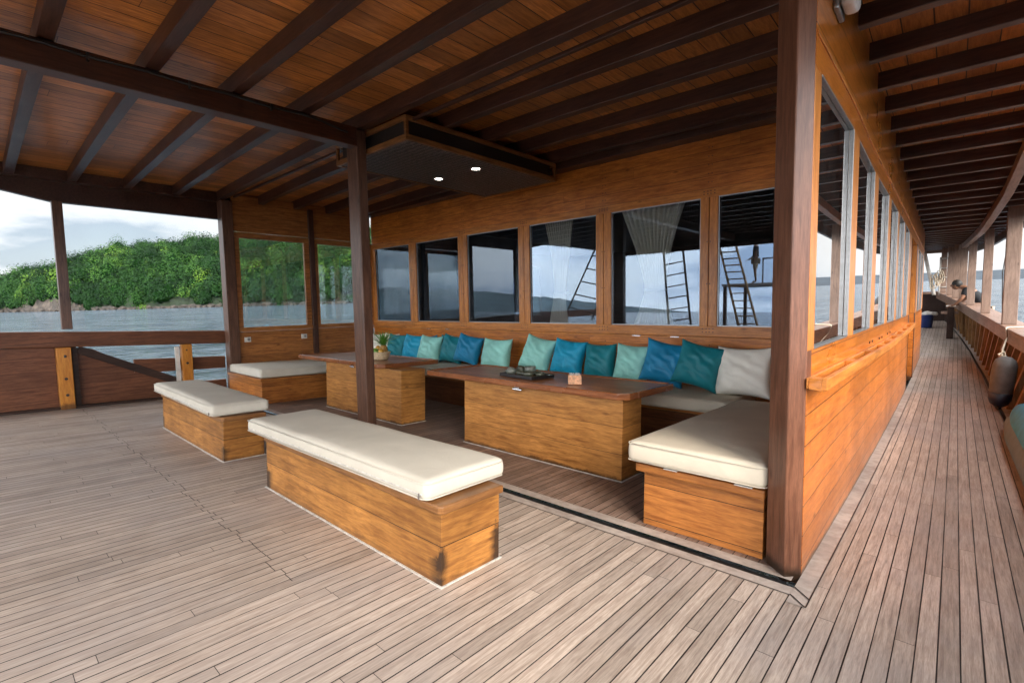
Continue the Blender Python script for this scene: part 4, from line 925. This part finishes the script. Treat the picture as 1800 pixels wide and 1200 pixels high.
# inflatable pontoon
m_pg = plain('grey_pvc', (.09, .16, .21), .6); m_pb = plain('teal_pvc', (.002, .30, .62), .6)
kx = thing('inflatable_board', 'blue and grey inflatable board leaning inside the bulwark', 'inflatable', (.60, 5.2, zl(5.2)-.03))
def board(x0, sc, m, nm, thick, half, zc):
    bm = bmesh.new(); n = 26; prev = None
    for j in range(n+1):
        s = j/n; yv = -2.4+ 5.35*s; k = min(1, ((1-s)/.16))**.5 if s > .84 else min(1, (s/.1+.02))**.5
        ring = []
        for i in range(20):
            a = 2*math.pi*i/20
            ring.append(bm.verts.new((x0+thick*math.cos(a)*max(k, .05)+.22*(zc+half*math.sin(a)*k)-.004*max(0, yv)**2, yv, zc+half*math.sin(a)*max(k, .05)+zd(yv+5.2)-zl(5.2))))
        if prev:
            for i in range(20): bm.faces.new((prev[i], prev[(i+1) % 20], ring[(i+1) % 20], ring[i]))
        prev = ring
    mm = MB(); mm.bm.free(); mm.bm = bm; return mm.build(nm, m, kx, smooth=True)
board(-.095, 1, m_pg, 'grey_rail', .085, .15, .17)
board(-.07, 1, m_pb, 'blue_deck', .095, .235, .26)
# blue bucket with cloth
bk2 = thing('bucket', 'blue bucket at the far end of the cabin side wall', 'bucket', (-.66, 19.9, zd(19.9)))
MB().lathe([(.13, 0), (.14, .01), (.17, .38), (.18, .40), (.165, .40), (.13, .03), (0, .02)], 28).build('pail', plain('navy_plastic', (.01, .03, .14), .35), bk2, smooth=True)
MB().tube([(.17*math.cos(a), 0, .38+.12*math.sin(a)) for a in [math.pi*i/14 for i in range(15)]], .005).build('handle', m_steel, bk2, smooth=True)
mb = MB(); mb.ball((0, 0, 0), .15, (1.3, 1, .5), 16)
for v in mb.bm.verts: v.co += v.co.normalized()*.05*noise.noise(v.co*14)
tag(mb.build('cloth', m_white, None, smooth=True, loc=(-.60, 19.9, zd(19.9)+.43)), 'crumpled white cloth heaped on the blue bucket', 'cloth')
# mooring bitts
bt = thing('mooring_bitt', 'dark wooden mooring bitt with a pale top inside the bulwark by the crewman', 'bollard', (-.10, 17.9, zd(17.9)))
MB().box(-.07, .07, -.09, .09, -.02, .86).build('bitt_post', m_raildk, bt, .01); MB().box(-.10, .10, -.14, .14, .861, .90).build('bitt_top', m_white, bt, .01)
MB().box(-.20, .16, -.045, .045, .66, .74).build('cross_bar', m_cap, bt, .01)
# white ladder with ropes at the bow end
lw = thing('rope_ladder', 'white ladder hung with coiled rope at the bow end of the side deck', 'ladder', (-.42, 20.9, zd(20.9)))
mb = MB(); mb.cyl((-.12, 0, .9), (-.45, .1, 2.5), .05, n=10); mb.build('white_pole', m_white, lw, smooth=True)
mb = MB(); mb.cyl((0, 0, .9), (0, 0, 2.1), .02, n=8); mb.cyl((.45, 0, .9), (.45, 0, 2.1), .02, n=8)
for z in (1.15, 1.45, 1.75, 2.05): mb.cyl((0, 0, z), (.45, 0, z), .018, n=8)
mb.build('rungs', m_white, lw, smooth=True)
mb = MB()
for k in range(5):
    cx = -.12+.05*k; mb.tube([(cx-.04+.07*math.cos(a+.4*math.sin(k*2+a)), -.08+.02*k, 1.32+(.22+.05*math.sin(k*3))*math.sin(a)+.04*k) for a in [i*2*math.pi/18 for i in range(19)]], .014, 6)
mb.build('coiled_rope', m_rope, lw, smooth=True)
mb = MB(); mb.cyl((.74, 13.6, z_c(13.6)), (.62, 13.0, z_cap(13)+.9), .008, n=6); mb.cyl((.62, 13.0, z_cap(13)+.9), (.66, 13.1, z_cap(13)), .008, n=6)
tag(mb.build('hanging_line', m_black), 'thin dark line hanging from the side roof between two posts', 'rope')
# wall lamp high on the side wall
fl = thing('wall_lamp', 'white bulkhead lamp high on the orange cabin side wall', 'lamp', (-.57, 3.42, 3.12))
MB().box(0, .03, -.10, .10, -.13, .13).build('back_plate', m_alu, fl, .01); 
mb = MB(); mb.box(.03, .11, -.085, .085, -.115, .115); mb.build('lens', plain('frosted_lens', (.75, .75, .72), .2), fl, .03, segs=4)

# ------------------------------------------------------------------ people
def skin_body(name, joints, edges_, radii, m, parent, lvl=2):
    me = bpy.data.meshes.new(name); me.from_pydata([Vector(j) for j in joints], edges_, []); me.materials.append(m)
    o = bpy.data.objects.new(name, me); COL.objects.link(o); o.parent = parent
    sk = o.modifiers.new('skin', 'SKIN')
    for i, rr in enumerate(radii):
        sv_ = me.skin_vertices[0].data[i]; sv_.radius = rr if isinstance(rr, tuple) else (rr, rr); sv_.use_root = (i == 0)
    sb = o.modifiers.new('sub', 'SUBSURF'); sb.levels = lvl; sb.render_levels = lvl
    me.polygons.foreach_set('use_smooth', [True]*len(me.polygons)); sk.use_smooth_shade = True
    return o
m_skin = plain('skin', (.22, .105, .06), .5); m_tee = plain('black_tee', (.008, .009, .012), .85); m_short = plain('tan_shorts', (.30, .24, .17), .85); m_hair = plain('hair', (.01, .008, .007), .6)
# crewman bending over the cap rail: stands outside on the ledge, leaning in on his arms
def crew(loc, rz, label, lean=True):
    p = thing('person', label, 'person', loc, (0, 0, rz))
    if lean:
        J = [(0, 0, .92), (0, .10, 1.12), (0, .26, 1.30), (0, .36, 1.40), (0, .46, 1.45), (0, .56, 1.44),
             (-.17, .34, 1.38), (-.24, .42, 1.14), (-.20, .58, .97), (-.19, .64, .95), (.17, .34, 1.38), (.24, .42, 1.14), (.20, .58, .97), (.19, .64, .95),
             (-.10, 0, .84), (-.11, .04, .48), (-.11, -.02, .09), (-.11, .12, .03), (.10, 0, .84), (.11, .04, .48), (.11, -.02, .09), (.11, .12, .03)]
    else:
        J = [(0, 0, .95), (0, 0, 1.14), (0, 0, 1.32), (0, 0, 1.45), (0, .01, 1.53), (0, .03, 1.64),
             (-.18, 0, 1.42), (-.25, .04, 1.15), (-.22, .20, .98), (-.21, .27, .96), (.18, 0, 1.42), (.25, .0, 1.14), (.24, .06, .90), (.24, .07, .82),
             (-.10, 0, .88), (-.11, .02, .48), (-.11, -.02, .09), (-.11, .12, .03), (.10, 0, .88), (.11, .02, .48), (.11, -.02, .09), (.11, .12, .03)]
    E = [(0, 1), (1, 2), (2, 3), (3, 4), (4, 5), (3, 6), (6, 7), (7, 8), (8, 9), (3, 10), (10, 11), (11, 12), (12, 13), (0, 14), (14, 15), (15, 16), (16, 17), (0, 18), (18, 19), (19, 20), (20, 21)]
    Rr = [(.14, .10), (.13, .10), (.15, .11), (.11, .09), .055, .05, .065, .045, .032, .03, .065, .045, .032, .03, .085, .055, .038, .035, .085, .055, .038, .035]
    skin_body('body', J, E, Rr, m_skin, p)
    h = Vector(J[5])+Vector((0, .03, .06)); hb = MB().ball(h, .1, (.78, .95, 1.18), 14); hb.ball(h+Vector((0, .1, -.01)), .018, (1, 1.3, 1.6), 8)
    for s in (-1, 1): hb.ball(h+Vector((.078*s, 0, -.005)), .025, (.5, .8, 1.2), 8)
    hb.build('head', m_skin, p, smooth=True)
    hc = MB().ball(h+Vector((0, -.02, .035)), .112, (.86, 1.0, 1.0), 14); hc.build('hair', m_hair, p, smooth=True)
    fb = MB()
    for s, q in ((-1, 9), (1, 13)):
        b0 = Vector(J[q]); dr = (Vector(J[q])-Vector(J[q-1])).normalized()
        for k in range(4): a = b0+Vector((.022*(k-1.5), 0, 0)); fb.tube([a, a+dr*.045, a+dr*.075+Vector((0, 0, -.015)), a+dr*(.095 if k in (1, 2) else .085)+Vector((0, 0, -.035))], .009, 6)
        a = b0+Vector((-.03*s, 0, 0)); fb.tube([b0, a+dr*.02, a+dr*.05+Vector((-.01*s, 0, -.01))], .010, 6)
    fb.build('fingers', m_skin, p, smooth=True)
    T = [J[0], J[1], J[2], J[3], J[6], J[7], J[10], J[11]]
    T = [Vector(v) for v in T]; T[5] = T[4].lerp(T[5], .72); T[7] = T[6].lerp(T[7], .72)
    skin_body('shirt', T, [(0, 1), (1, 2), (2, 3), (3, 4), (4, 5), (3, 6), (6, 7)], [(.165, .125), (.155, .125), (.175, .135), (.125, .11), .09, .07, .09, .07], m_tee, p)
    Q = [Vector(J[0]), Vector(J[14]), Vector(J[14]).lerp(Vector(J[15]), .9), Vector(J[18]), Vector(J[18]).lerp(Vector(J[19]), .9)]
    skin_body('shorts', Q, [(0, 1), (1, 2), (0, 3), (3, 4)], [(.165, .13), .115, .085, .115, .085], m_short, p)
    return p, h
crew((.56, 17.75, zd(17.75)-.05), R(80), 'crewman in a black T-shirt bending over the side deck rail')
# stern gear behind the photographer, seen mirrored in the cabin windows
pf = thing('stern_platform', 'raised timber platform with railings at the stern', 'platform', (-6.2, -9.2, 0))
mb = MB(); mb.box(-.9, 2.0, -2.2, .6, 1.95, 2.05); mb.build('planking', m_margin, pf)
for x in (-.8, 1.9):
    for y_ in (-2.1, .5): MB().box(x-.06, x+.06, y_-.06, y_+.06, -1.2, 1.948).build('leg', m_girder, pf)
mb = MB(); mb.box(.6, 2.0, .55, .6, 2.95, 3.0); [mb.box(x, x+.04, .55, .59, 2.05, 2.95) for x in (.6, 1.95)]; mb.build('guard_rail', m_girder, pf)
p, h = crew((-5.95, -9.0, 2.05), R(75), 'man in a cap and shorts standing on the stern platform', False)
mb = MB(); mb.lathe([(.108, .04), (.11, .07), (.085, .125), (0, .145)], 20, (h.x, h.y-.005, h.z-.02)); mb.box(h.x-.07, h.x+.07, h.y+.07, h.y+.20, h.z+.025, h.z+.035); mb.build('cap', plain('navy_cap', (.01, .012, .02), .8), p, .004)
def ladder(name, label, A, B, wd, n, m, tr=.03, rungr=.022, flat=False):
    A, B = Vector(A), Vector(B); t = thing(name, label, 'ladder', A); D = B-A; s = D.cross(Vector((0, 1, 0))).normalized() if not flat else Vector((1, 0, 0))
    mb = MB(); mb.cyl(-s*wd/2, D-s*wd/2, tr, n=8); mb.cyl(s*wd/2, D+s*wd/2*(1 if flat else .5), tr, n=8); mb.build('side_rails', m, t)
    for k in range(n):
        q = D*((k+.5)/n); k2 = 1 if flat else 1-.5*(k+.5)/n
        (MB().box(q.x-wd/2+.01, q.x+wd/2-.01, q.y-.09, q.y+.09, q.z-.018, q.z+.018) if flat else MB().cyl(q-s*wd/2, q+s*wd/2*k2, rungr, n=6)).build('rung', m, t)
ladder('shroud_ladder', 'tall dark rigging ladder rising at the stern', (-10.0, -2.6, .9), (-8.6, -5.4, 7.5), 1.1, 14, m_raildk)
ladder('shroud_ladder', 'second rigging ladder standing near the stern platform', (-7.1, -4.6, 0.15), (-8.0, -5.0, 6.5), .8, 16, m_raildk, .04)
ladder('stern_stair', 'sloping plank stair leading up from the stern deck', (-5.05, -5.4, .2), (-6.6, -7.6, 3.6), .6, 13, m_stan, .04, flat=True)

# ------------------------------------------------------------------ sea, hills, island
SA, SB = -.0081, .02515; SEA0 = -1.75
def sea_z(x, y): return SEA0+SA*x+SB*y
def water():
    m, t, b = mat('sea_water'); lk = t.links.new
    tc = t.nodes.new('ShaderNodeTexCoord'); mp = t.nodes.new('ShaderNodeMapping'); mp.inputs['Scale'].default_value = (1, 1, 1); lk(tc.outputs['Object'], mp.inputs[0])
    n1 = noise_(t, mp.outputs[0], .75, 7, .66, .5); n2 = noise_(t, mp.outputs[0], .10, 3, .5, .2)
    b.inputs['Base Color'].default_value = (.045, .080, .115, 1); b.inputs['Roughness'].default_value = .10; b.inputs['IOR'].default_value = 1.33; b.inputs['Specular IOR Level'].default_value = .8
    bp = t.nodes.new('ShaderNodeBump'); bp.inputs['Strength'].default_value = 1.0; bp.inputs['Distance'].default_value = 2.2
    mp2 = t.nodes.new('ShaderNodeMapping'); mp2.inputs['Scale'].default_value = (1, .35, 1); lk(tc.outputs['Object'], mp2.inputs[0])
    n3 = noise_(t, mp2.outputs[0], .28, 4, .6, .4)
    lk(math_(t, 'ADD', math_(t, 'ADD', n1, math_(t, 'MULTIPLY', n3, 3.0)), math_(t, 'MULTIPLY', n2, 5.0)), bp.inputs['Height'])
    lk(ramp(t, n3, [(.35, (.020, .045, .075)), (.65, (.085, .125, .16))]), b.inputs['Base Color']); lk(bp.outputs[0], b.inputs['Normal'])  # light and dark of the ripples painted into the water colour
    return m
mb = MB(); Q = 9000
mb.bm.faces.new([mb.bm.verts.new((x, y, sea_z(x, y))) for x, y in ((-Q, -Q), (Q, -Q), (Q, Q), (-Q, Q))])
struct(mb.build('sea', water()))

# island: az = angle left of +Y (degrees)


def polar(az, D): a = R(az); return -math.sin(a)*D, math.cos(a)*D
f_rel = itp([10, 30, 54.7, 60.8, 64.2, 70.6, 72.1, 76.4, 79, 82.6, 84.5, 86.4, 88, 92.4, 100, 112], [.05, .10, .1314, .1252, .119, .112, .1075, .103, .097, .079, .063, .048, .034, .022, .012, .0])
f_ds = itp([10, 40, 55, 63, 72, 85, 88, 100, 112], [300, 240, 228, 238, 262, 320, 360, 420, 460])
def isl_h(az, D):
    ds = f_ds(az); k = (D-ds)/95
    if k < 0: return -1.0
    top = max(1.0, f_rel(az)*(ds+95)+3.1-11)
    s = min(1, k); s = s**.62*(1.25-.25*s)
    if k > 1: s = 1-.25*(k-1)
    cliff = (1.2+5.3*max(0, min(1, (az-81.5)/3, (94-az)/3)))*min(1, k*14)
    n = noise.noise(Vector((az*.35, D*.03, 2)))*5*min(1, k*3)+noise.noise(Vector((az*2.2, D*.2, 7)))*1.2
    return min(cliff, top)+max(0, top-cliff)*s+n*min(1, k*2)
mb = MB(); prev = None
azs = frange(12, 112, .4)
Dk = [-4, -.5, 0, 1, 3, 5, 8, 12, 18, 26, 36, 48, 60, 75, 90, 105, 125, 150]
for az in azs:
    row = []
    for k in Dk:
        D = f_ds(az)+k+(noise.noise(Vector((az*1.4, 0, 5)))*5+noise.noise(Vector((az*5, 0, 9)))*2)*(1 if k < 30 else .3); x, y = polar(az, D)
        j = noise.noise(Vector((az*9, k*1.3, 3)))*(1.4 if 0 < k < 14 else .5)
        row.append(mb.bm.verts.new((x, y, sea_z(x, y)+(isl_h(az, f_ds(az)+max(k, 0)) if k > -1 else -2.5)+j)))
    if prev:
        for i in range(len(Dk)-1): mb.bm.faces.new((prev[i], row[i], row[i+1], prev[i+1]))
    prev = row
def islmat():
    m, t, b = mat('island_ground'); lk = t.links.new
    tc = t.nodes.new('ShaderNodeTexCoord'); g = t.nodes.new('ShaderNodeNewGeometry'); s = t.nodes.new('ShaderNodeSeparateXYZ'); lk(g.outputs['Normal'], s.inputs[0])
    n = noise_(t, tc.outputs['Object'], .35, 7, .7, .6)
    hh = t.nodes.new('ShaderNodeAttribute'); hh.attribute_name = 'rise'
    rock = ramp(t, n, [(.3, (.010, .009, .007)), (.5, (.05, .040, .032)), (.74, (.15, .118, .092))])
    grn = ramp(t, n, [(.3, (.005, .012, .004)), (.7, (.012, .026, .007))])
    lk(mixc(t, ramp(t, math_(t, 'ADD', hh.outputs['Fac'], math_(t, 'MULTIPLY', n, .3)), [(.42, (0, 0, 0)), (.5, (1, 1, 1))]), rock, grn), b.inputs['Base Color']); b.inputs['Roughness'].default_value = .9
    bp = t.nodes.new('ShaderNodeBump'); bp.inputs['Strength'].default_value = 1; bp.inputs['Distance'].default_value = 1.5; lk(n, bp.inputs['Height']); lk(bp.outputs[0], b.inputs['Normal'])
    return m
oi = struct(mb.build('island_hill', islmat()))
at = oi.data.attributes.new('rise', 'FLOAT', 'POINT')
for v in oi.data.vertices:
    a_ = math.degrees(math.atan2(-v.co.x, v.co.y)); lim = 1.1+5.5*max(0, min(1, (a_-81.5)/3, (94-a_)/3))
    at.data[v.index].value = max(0, min(1, (v.co.z-sea_z(v.co.x, v.co.y))/lim*.33))
# canopy: thousands of small leaf-clump faces gathered in crowns, one mass of forest
rng = np.random.default_rng(11)
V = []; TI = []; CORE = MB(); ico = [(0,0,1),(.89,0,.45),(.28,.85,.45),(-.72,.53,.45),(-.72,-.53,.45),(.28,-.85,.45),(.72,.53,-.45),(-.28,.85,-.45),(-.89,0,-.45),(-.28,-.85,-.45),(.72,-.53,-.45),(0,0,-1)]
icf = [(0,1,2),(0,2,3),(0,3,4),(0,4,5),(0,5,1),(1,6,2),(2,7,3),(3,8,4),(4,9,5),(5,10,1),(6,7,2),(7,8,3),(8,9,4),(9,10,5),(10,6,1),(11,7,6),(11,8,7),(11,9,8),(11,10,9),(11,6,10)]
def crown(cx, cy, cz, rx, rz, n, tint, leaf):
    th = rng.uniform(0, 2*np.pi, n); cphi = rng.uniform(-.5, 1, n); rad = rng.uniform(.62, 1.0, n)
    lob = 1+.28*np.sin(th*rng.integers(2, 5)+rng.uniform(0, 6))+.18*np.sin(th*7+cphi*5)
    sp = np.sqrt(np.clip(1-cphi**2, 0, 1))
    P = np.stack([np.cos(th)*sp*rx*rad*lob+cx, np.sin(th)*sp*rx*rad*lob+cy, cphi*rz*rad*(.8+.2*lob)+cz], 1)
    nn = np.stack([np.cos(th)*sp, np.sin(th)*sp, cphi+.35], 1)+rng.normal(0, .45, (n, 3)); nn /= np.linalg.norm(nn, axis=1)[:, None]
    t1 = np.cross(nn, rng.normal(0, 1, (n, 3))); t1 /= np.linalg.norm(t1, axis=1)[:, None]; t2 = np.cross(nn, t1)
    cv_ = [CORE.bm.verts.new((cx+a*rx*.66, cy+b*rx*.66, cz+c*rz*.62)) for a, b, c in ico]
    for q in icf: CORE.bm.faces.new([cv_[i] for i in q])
    s = leaf*rng.uniform(.6, 1.25, n)[:, None]
    q = np.stack([P-t1*s, P+t2*s*.8, P+t1*s, P-t2*s*.8], 1)
    V.append(q.reshape(-1, 3)); TI.append(np.repeat(np.clip(tint+rng.normal(0, .07, n), 0, 1), 4))
random.seed(21)
for az in np.arange(14, 110, .52):
    D0_ = f_ds(az); dens = 1 if az > 48 else .45
    k = 1.0
    while k < 112:
        if random.random() < dens:
            a2 = az+random.uniform(-.5, .5); kk = k+random.uniform(-3, 3)
            if not (83.5 < a2 < 92 and kk < 2.0) and kk > -.5:
                D = f_ds(a2)+kk; z0 = isl_h(a2, D); D += (noise.noise(Vector((a2*1.4, 0, 5)))*5+noise.noise(Vector((a2*5, 0, 9)))*2)*(1 if kk < 30 else .3); x, y = polar(a2, D); z = sea_z(x, y)+z0
                big = random.random()
                rx = 2.0+4.4*big**2.0+(.8 if kk > 60 else 0)
                tint = min(1, max(0, 0.31+.42*noise.noise(Vector((a2*.5, kk*.06, 1)))+random.gauss(0, .20)))
                if random.random() < .03: tint = 1.0
                hgt = rx*random.uniform(.9, 1.5)*(1.0)
                crown(x, y, z+(1.5+hgt*.55 if kk > 14 else hgt*.25), rx, hgt, int((320 if az > 50 else 70)*(rx/3.2)**1.3*(1.0 if kk < 95 else .8)), tint, .36 if kk > 8 else .34)
        k += random.uniform(1.6, 3.0) if k < 22 else random.uniform(3.2, 6.0)
CORE.bm.verts.ensure_lookup_table(); cvv = np.array([v.co[:] for v in CORE.bm.verts]); ncore = len(cvv)//12; CORE.bm.free()
V = np.concatenate(V); TI = np.concatenate(TI); nf = len(V)//4
me = bpy.data.meshes.new('island_forest'); me.vertices.add(len(V)); me.vertices.foreach_set('co', V.ravel())
me.loops.add(nf*4); me.loops.foreach_set('vertex_index', np.arange(nf*4, dtype=np.int32)); me.polygons.add(nf)
me.polygons.foreach_set('loop_start', np.arange(0, nf*4, 4, dtype=np.int32)); me.polygons.foreach_set('loop_total', np.full(nf, 4, dtype=np.int32))
me.update(calc_edges=True)
at = me.attributes.new('tint', 'FLOAT', 'POINT'); at.data.foreach_set('value', TI.astype(np.float32))
m, t, b = mat('forest_leaves'); an = t.nodes.new('ShaderNodeAttribute'); an.attribute_name = 'tint'
t.links.new(ramp(t, an.outputs['Fac'], [(.0, (.004, .016, .004)), (.42, (.012, .042, .008)), (.74, (.034, .088, .014)), (1.0, (.075, .14, .016))]), b.inputs['Base Color']); b.inputs['Roughness'].default_value = .8; b.inputs['Specular IOR Level'].default_value = .12
me.materials.append(m)
cme = bpy.data.meshes.new('shade_core_mesh'); F_ = (np.arange(ncore)[:, None, None]*12+np.array(icf)[None]).reshape(-1, 3).astype(np.int32)  # dark solid cores added inside the crowns to block light and darken gaps
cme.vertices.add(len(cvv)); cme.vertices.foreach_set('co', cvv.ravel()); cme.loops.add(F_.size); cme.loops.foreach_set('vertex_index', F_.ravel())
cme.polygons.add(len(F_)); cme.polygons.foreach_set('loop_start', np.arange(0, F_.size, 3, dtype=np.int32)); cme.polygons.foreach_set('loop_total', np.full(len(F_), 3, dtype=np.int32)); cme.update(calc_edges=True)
mc_ = plain('shade_core', (.005, .018, .004), 1., nscale=.3, nvar=.5); mc_.node_tree.nodes['Principled BSDF'].inputs['Specular IOR Level'].default_value = 0; cme.materials.append(mc_)
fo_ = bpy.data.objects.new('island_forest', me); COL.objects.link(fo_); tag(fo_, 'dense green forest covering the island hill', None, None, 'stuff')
co_ = bpy.data.objects.new('shade_core', cme); COL.objects.link(co_); co_.parent = fo_
# shore boulders: one rocky fringe
mb = MB(); random.seed(9)
for k in range(420):
    az = random.uniform(50, 100); D = f_ds(az)+random.uniform(-2, 3)+(noise.noise(Vector((az*1.4, 0, 5)))*5); x, y = polar(az, D); rr = random.uniform(.4, 1.7)
    d = bmesh.ops.create_icosphere(mb.bm, subdivisions=1, radius=1)
    for v in d['verts']: v.co = Vector((x, y, sea_z(x, y)+random.uniform(.1, .5)))+Vector((v.co.x*rr*1.5, v.co.y*rr*1.5, v.co.z*rr))*(1+.35*noise.noise(v.co*2+Vector((k, 0, 0))))
m, t, b = mat('shore_rock'); tc = t.nodes.new('ShaderNodeTexCoord'); n = noise_(t, tc.outputs['Object'], .8, 5, .7)
t.links.new(ramp(t, n, [(.35, (.008, .007, .006)), (.62, (.050, .040, .032))]), b.inputs['Base Color']); b.inputs['Roughness'].default_value = .9
o = mb.build('shore_rocks', m); tag(o, 'dark boulders along the waterline of the island', None, None, 'stuff')
# low headland astern, met by the mirrored view in the cabin windows
mb = MB(); prev = None
for az in frange(96, 158, .5):
    row = []
    rel = (.047+.010*noise.noise(Vector((az*.2, 3, 0)))+.004*noise.noise(Vector((az*.9, 8, 0))))*max(0, min(1, (az-96)/8))*max(0, min(1, (158-az)/26))
    for D, hh in ((1300, -.003), (1320, .10), (1420, .55), (1560, .95), (1800, .9)):
        x, y = polar(az, D); row.append(mb.bm.verts.new((x, y, sea_z(x, y)+D*rel*hh*(1+.1*noise.noise(Vector((az*1.3, D*.01, 2)))))))
    if prev:
        for i in range(4): mb.bm.faces.new((prev[i], row[i], row[i+1], prev[i+1]))
    prev = row
struct(mb.build('headland', plain('headland_forest', (.10, .14, .15), 1., nscale=.02, nvar=.5)))
# far mountain range
mb = MB(); prev = None
for az in frange(30, -100, .35):
    row = []
    rel = .0245+.006*noise.noise(Vector((az*.11, 1, 0)))+.003*noise.noise(Vector((az*.5, 4, 0)))+.0012*noise.noise(Vector((az*1.7, 4, 0)))
    rel *= 1 if az > -14 else max(.3, 1+(az+14)/50)
    rel *= 1 if az < 6 else max(.25, 1-(az-6)/22)
    for D, hh in ((5600, -.0005), (5800, .25), (6100, .62), (6500, 1.0), (7400, .8)):
        x, y = polar(az, D); row.append(mb.bm.verts.new((x, y, sea_z(x, y)+D*rel*hh*(1+.12*noise.noise(Vector((az*.9, D*.003, 2)))))))
    if prev:
        for i in range(4): mb.bm.faces.new((prev[i], row[i], row[i+1], prev[i+1]))
    prev = row
struct(mb.build('mountains', plain('mountain_forest', (.012, .022, .032), 1., nscale=.004, nvar=.3)))

# sea air
HAZE = 1.1e-5
if HAZE:
    mb = MB(); mb.box(-9100, 9100, -9100, 9100, -330, 420)
    m = bpy.data.materials.new('sea_air'); m.use_nodes = True; t = m.node_tree; t.nodes.clear()
    o_ = t.nodes.new('ShaderNodeOutputMaterial'); v = t.nodes.new('ShaderNodeVolumePrincipled')
    v.inputs['Color'].default_value = (.62, .80, 1.0, 1); v.inputs['Density'].default_value = HAZE; v.inputs['Anisotropy'].default_value = 0
    t.links.new(v.outputs[0], o_.inputs['Volume'])
    tag(mb.build('haze', m), None, None, None, 'stuff')
